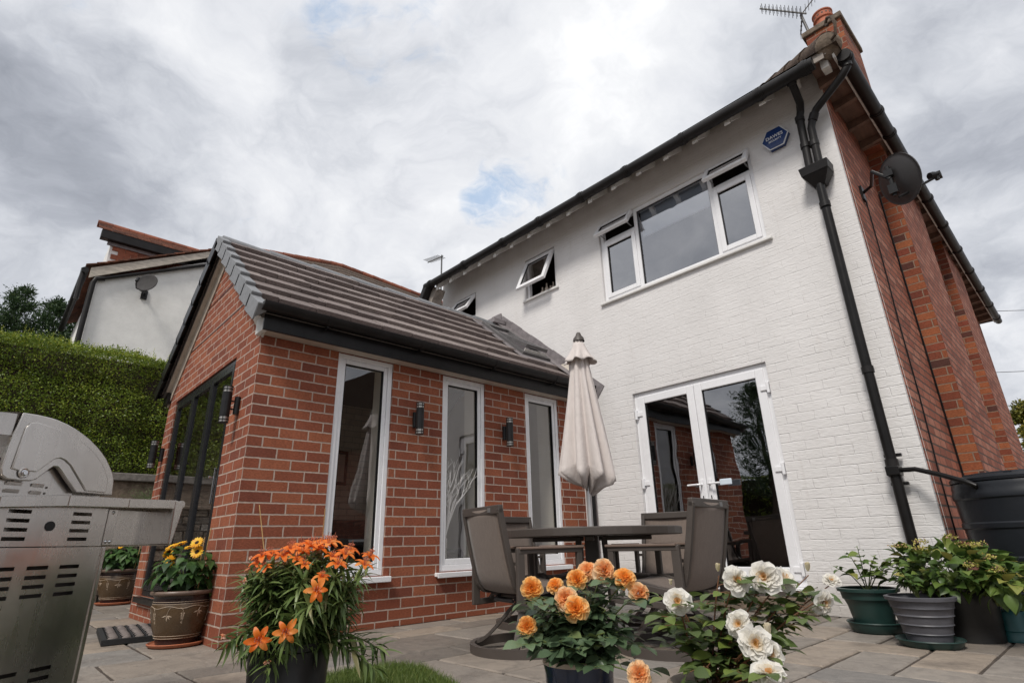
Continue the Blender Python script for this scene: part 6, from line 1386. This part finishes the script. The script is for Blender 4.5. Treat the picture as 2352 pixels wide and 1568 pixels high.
WP = [((3.188, -3.48, .414), .046, 'open_rose', (0, 0, .25)), ((3.292, -3.363, .46), .046, 'open_rose', (.4, .3, .2)), ((3.344, -3.311, .466), .052, 'open_rose', (-.1, -.1, .2)), ((3.350, -3.215, .455), .046, 'open_rose', (.3, .6, .5)), ((3.306, -3.406, .365), .042, 'open_rose', (-.3, -.1, .2)), ((3.357, -3.442, .331), .050, 'open_rose', (0, 0, .15)), ((3.363, -3.394, .305), .042, 'open_rose', (.4, .3, 0)), ((3.391, -3.472, .277), .046, 'open_rose', (.1, 0, 1.2)),
      ((3.425, -3.085, .447), .030, 'open_rose', (.2, .3, .9)), ((3.437, -3.21, .405), .042, 'open_rose', (.9, .5, -.5)), ((3.227, -3.325, .480), .024, 'bud', (0, 0, 3)), ((3.129, -3.41, .448), .017, 'bud', (0, 0, 3)), ((3.392, -3.144, .475), .026, 'bud', (.2, 0, 3)), ((3.372, -3.401, .345), .032, 'bud', (0, 0, 3))]
WB = (3.165, -3.325)
wrp = thing('white_rose_pot', 'beige pot at the bottom edge with a loose bush of creamy white roses', 'potted flowers', (*WB, 0))
MB().lathe([(.001, 0), (.078, 0), (.095, .09), (.104, .185), (.112, .19), (.115, .208), (.106, .214), (.098, .20), (.092, .165), (.001, .165)], 40, (*WB, 0), caps=False).build('pot', 'beige_pot', wrp, smooth=True)
MB().lathe([(.001, .172), (.092, .168)], 20, (*WB, 0), caps=False).build('soil', 'soil', wrp)
rose_bush(wrp, WB, [(p, tc(p, 1, a), s_, kd, 'bud_white' if kd == 'bud' else 'rose_white') for p, s_, kd, a in WP], 'r', None, 'rose_leaf_pale', 6, (3.22, -3.37, .33), (.17, .10), 4, .046, 'stem_red', .17)

# ================= THINGS INSIDE THE GARDEN ROOM =================
vs_ = thing('twig_vase', 'glass vase of white painted branching twigs behind the middle tall window', 'vase', (-.13, -1.80, .42))
MB().lathe([(.001, 0), (.035, 0), (.030, .05), (.024, .16), (.032, .27), (.028, .27), (.021, .16), (.001, .01)], 20, (-.13, -1.80, .36), caps=False).build('vase', 'chrome', vs_, smooth=True)
tw = MB(); rt_ = random.Random(9)
def twig(p, d, L, r, dep):
    q = p+d*L; m = p.lerp(q, .5)+Vector((rt_.uniform(-1, 1), rt_.uniform(-1, 1), 0))*L*.08; tw.tube([p, m, q], [r, r*.8, r*.55], 5)
    if dep:
        for k in range(rt_.choice((2, 3))): twig(m.lerp(q, rt_.uniform(.2, 1)), (d+Vector((rt_.uniform(-.45, .45), rt_.uniform(-.55, .55), rt_.uniform(-.1, .3)))).normalized(), L*rt_.uniform(.45, .75), r*.6, dep-1)
for k in range(9): twig(Vector((-.13, -1.80, .60)), Vector((rt_.uniform(-.22, .12), rt_.uniform(-.25, .45), 1)).normalized(), rt_.uniform(.26, .42), .0105, 3)
tw.build('twigs', 'twig_white', vs_, smooth=True)
pc = thing('wall_picture', 'dark framed picture hung on the inside wall seen through the first tall window', 'picture', (-2.55, -1.2, 1.35))
MB().box(-2.58, -2.555, -1.95, -1.55, 1.30, 1.72).build('frame', 'dark_fabric', pc); MB().box(-2.555, -2.552, -1.91, -1.59, 1.34, 1.68).build('print', 'cream', pc)
sf = thing('sofa', 'dark sofa inside the garden room low behind the first tall window', 'sofa', (-2.1, -1.6, .16))
MB().box(-2.5, -1.75, -2.4, -.3, .16, .52).build('seat', 'dark_fabric', sf, bevel=.04); MB().box(-2.56, -2.30, -2.4, -.3, .50, .88).build('backrest', 'dark_fabric', sf, bevel=.05)
sb = thing('side_table', 'dark table with folded papers behind the first tall window', 'table', (-.7, -2.2, .16))
MB().box(-.95, -.35, -2.65, -1.7, .58, .61).build('tabletop', 'black_metal', sb); MB().box(-.68, -.62, -2.2, -2.14, .16, .58).build('leg', 'black_metal', sb)
tag(MB().prism([(-.62, -2.45, .612), (-.45, -2.35, .612), (-.5, -2.15, .612), (-.66, -2.28, .612)], (0, 0, .02)).build('folded_paper', 'white_print'), 'folded white papers lying on the dark table behind the first tall window', 'papers')
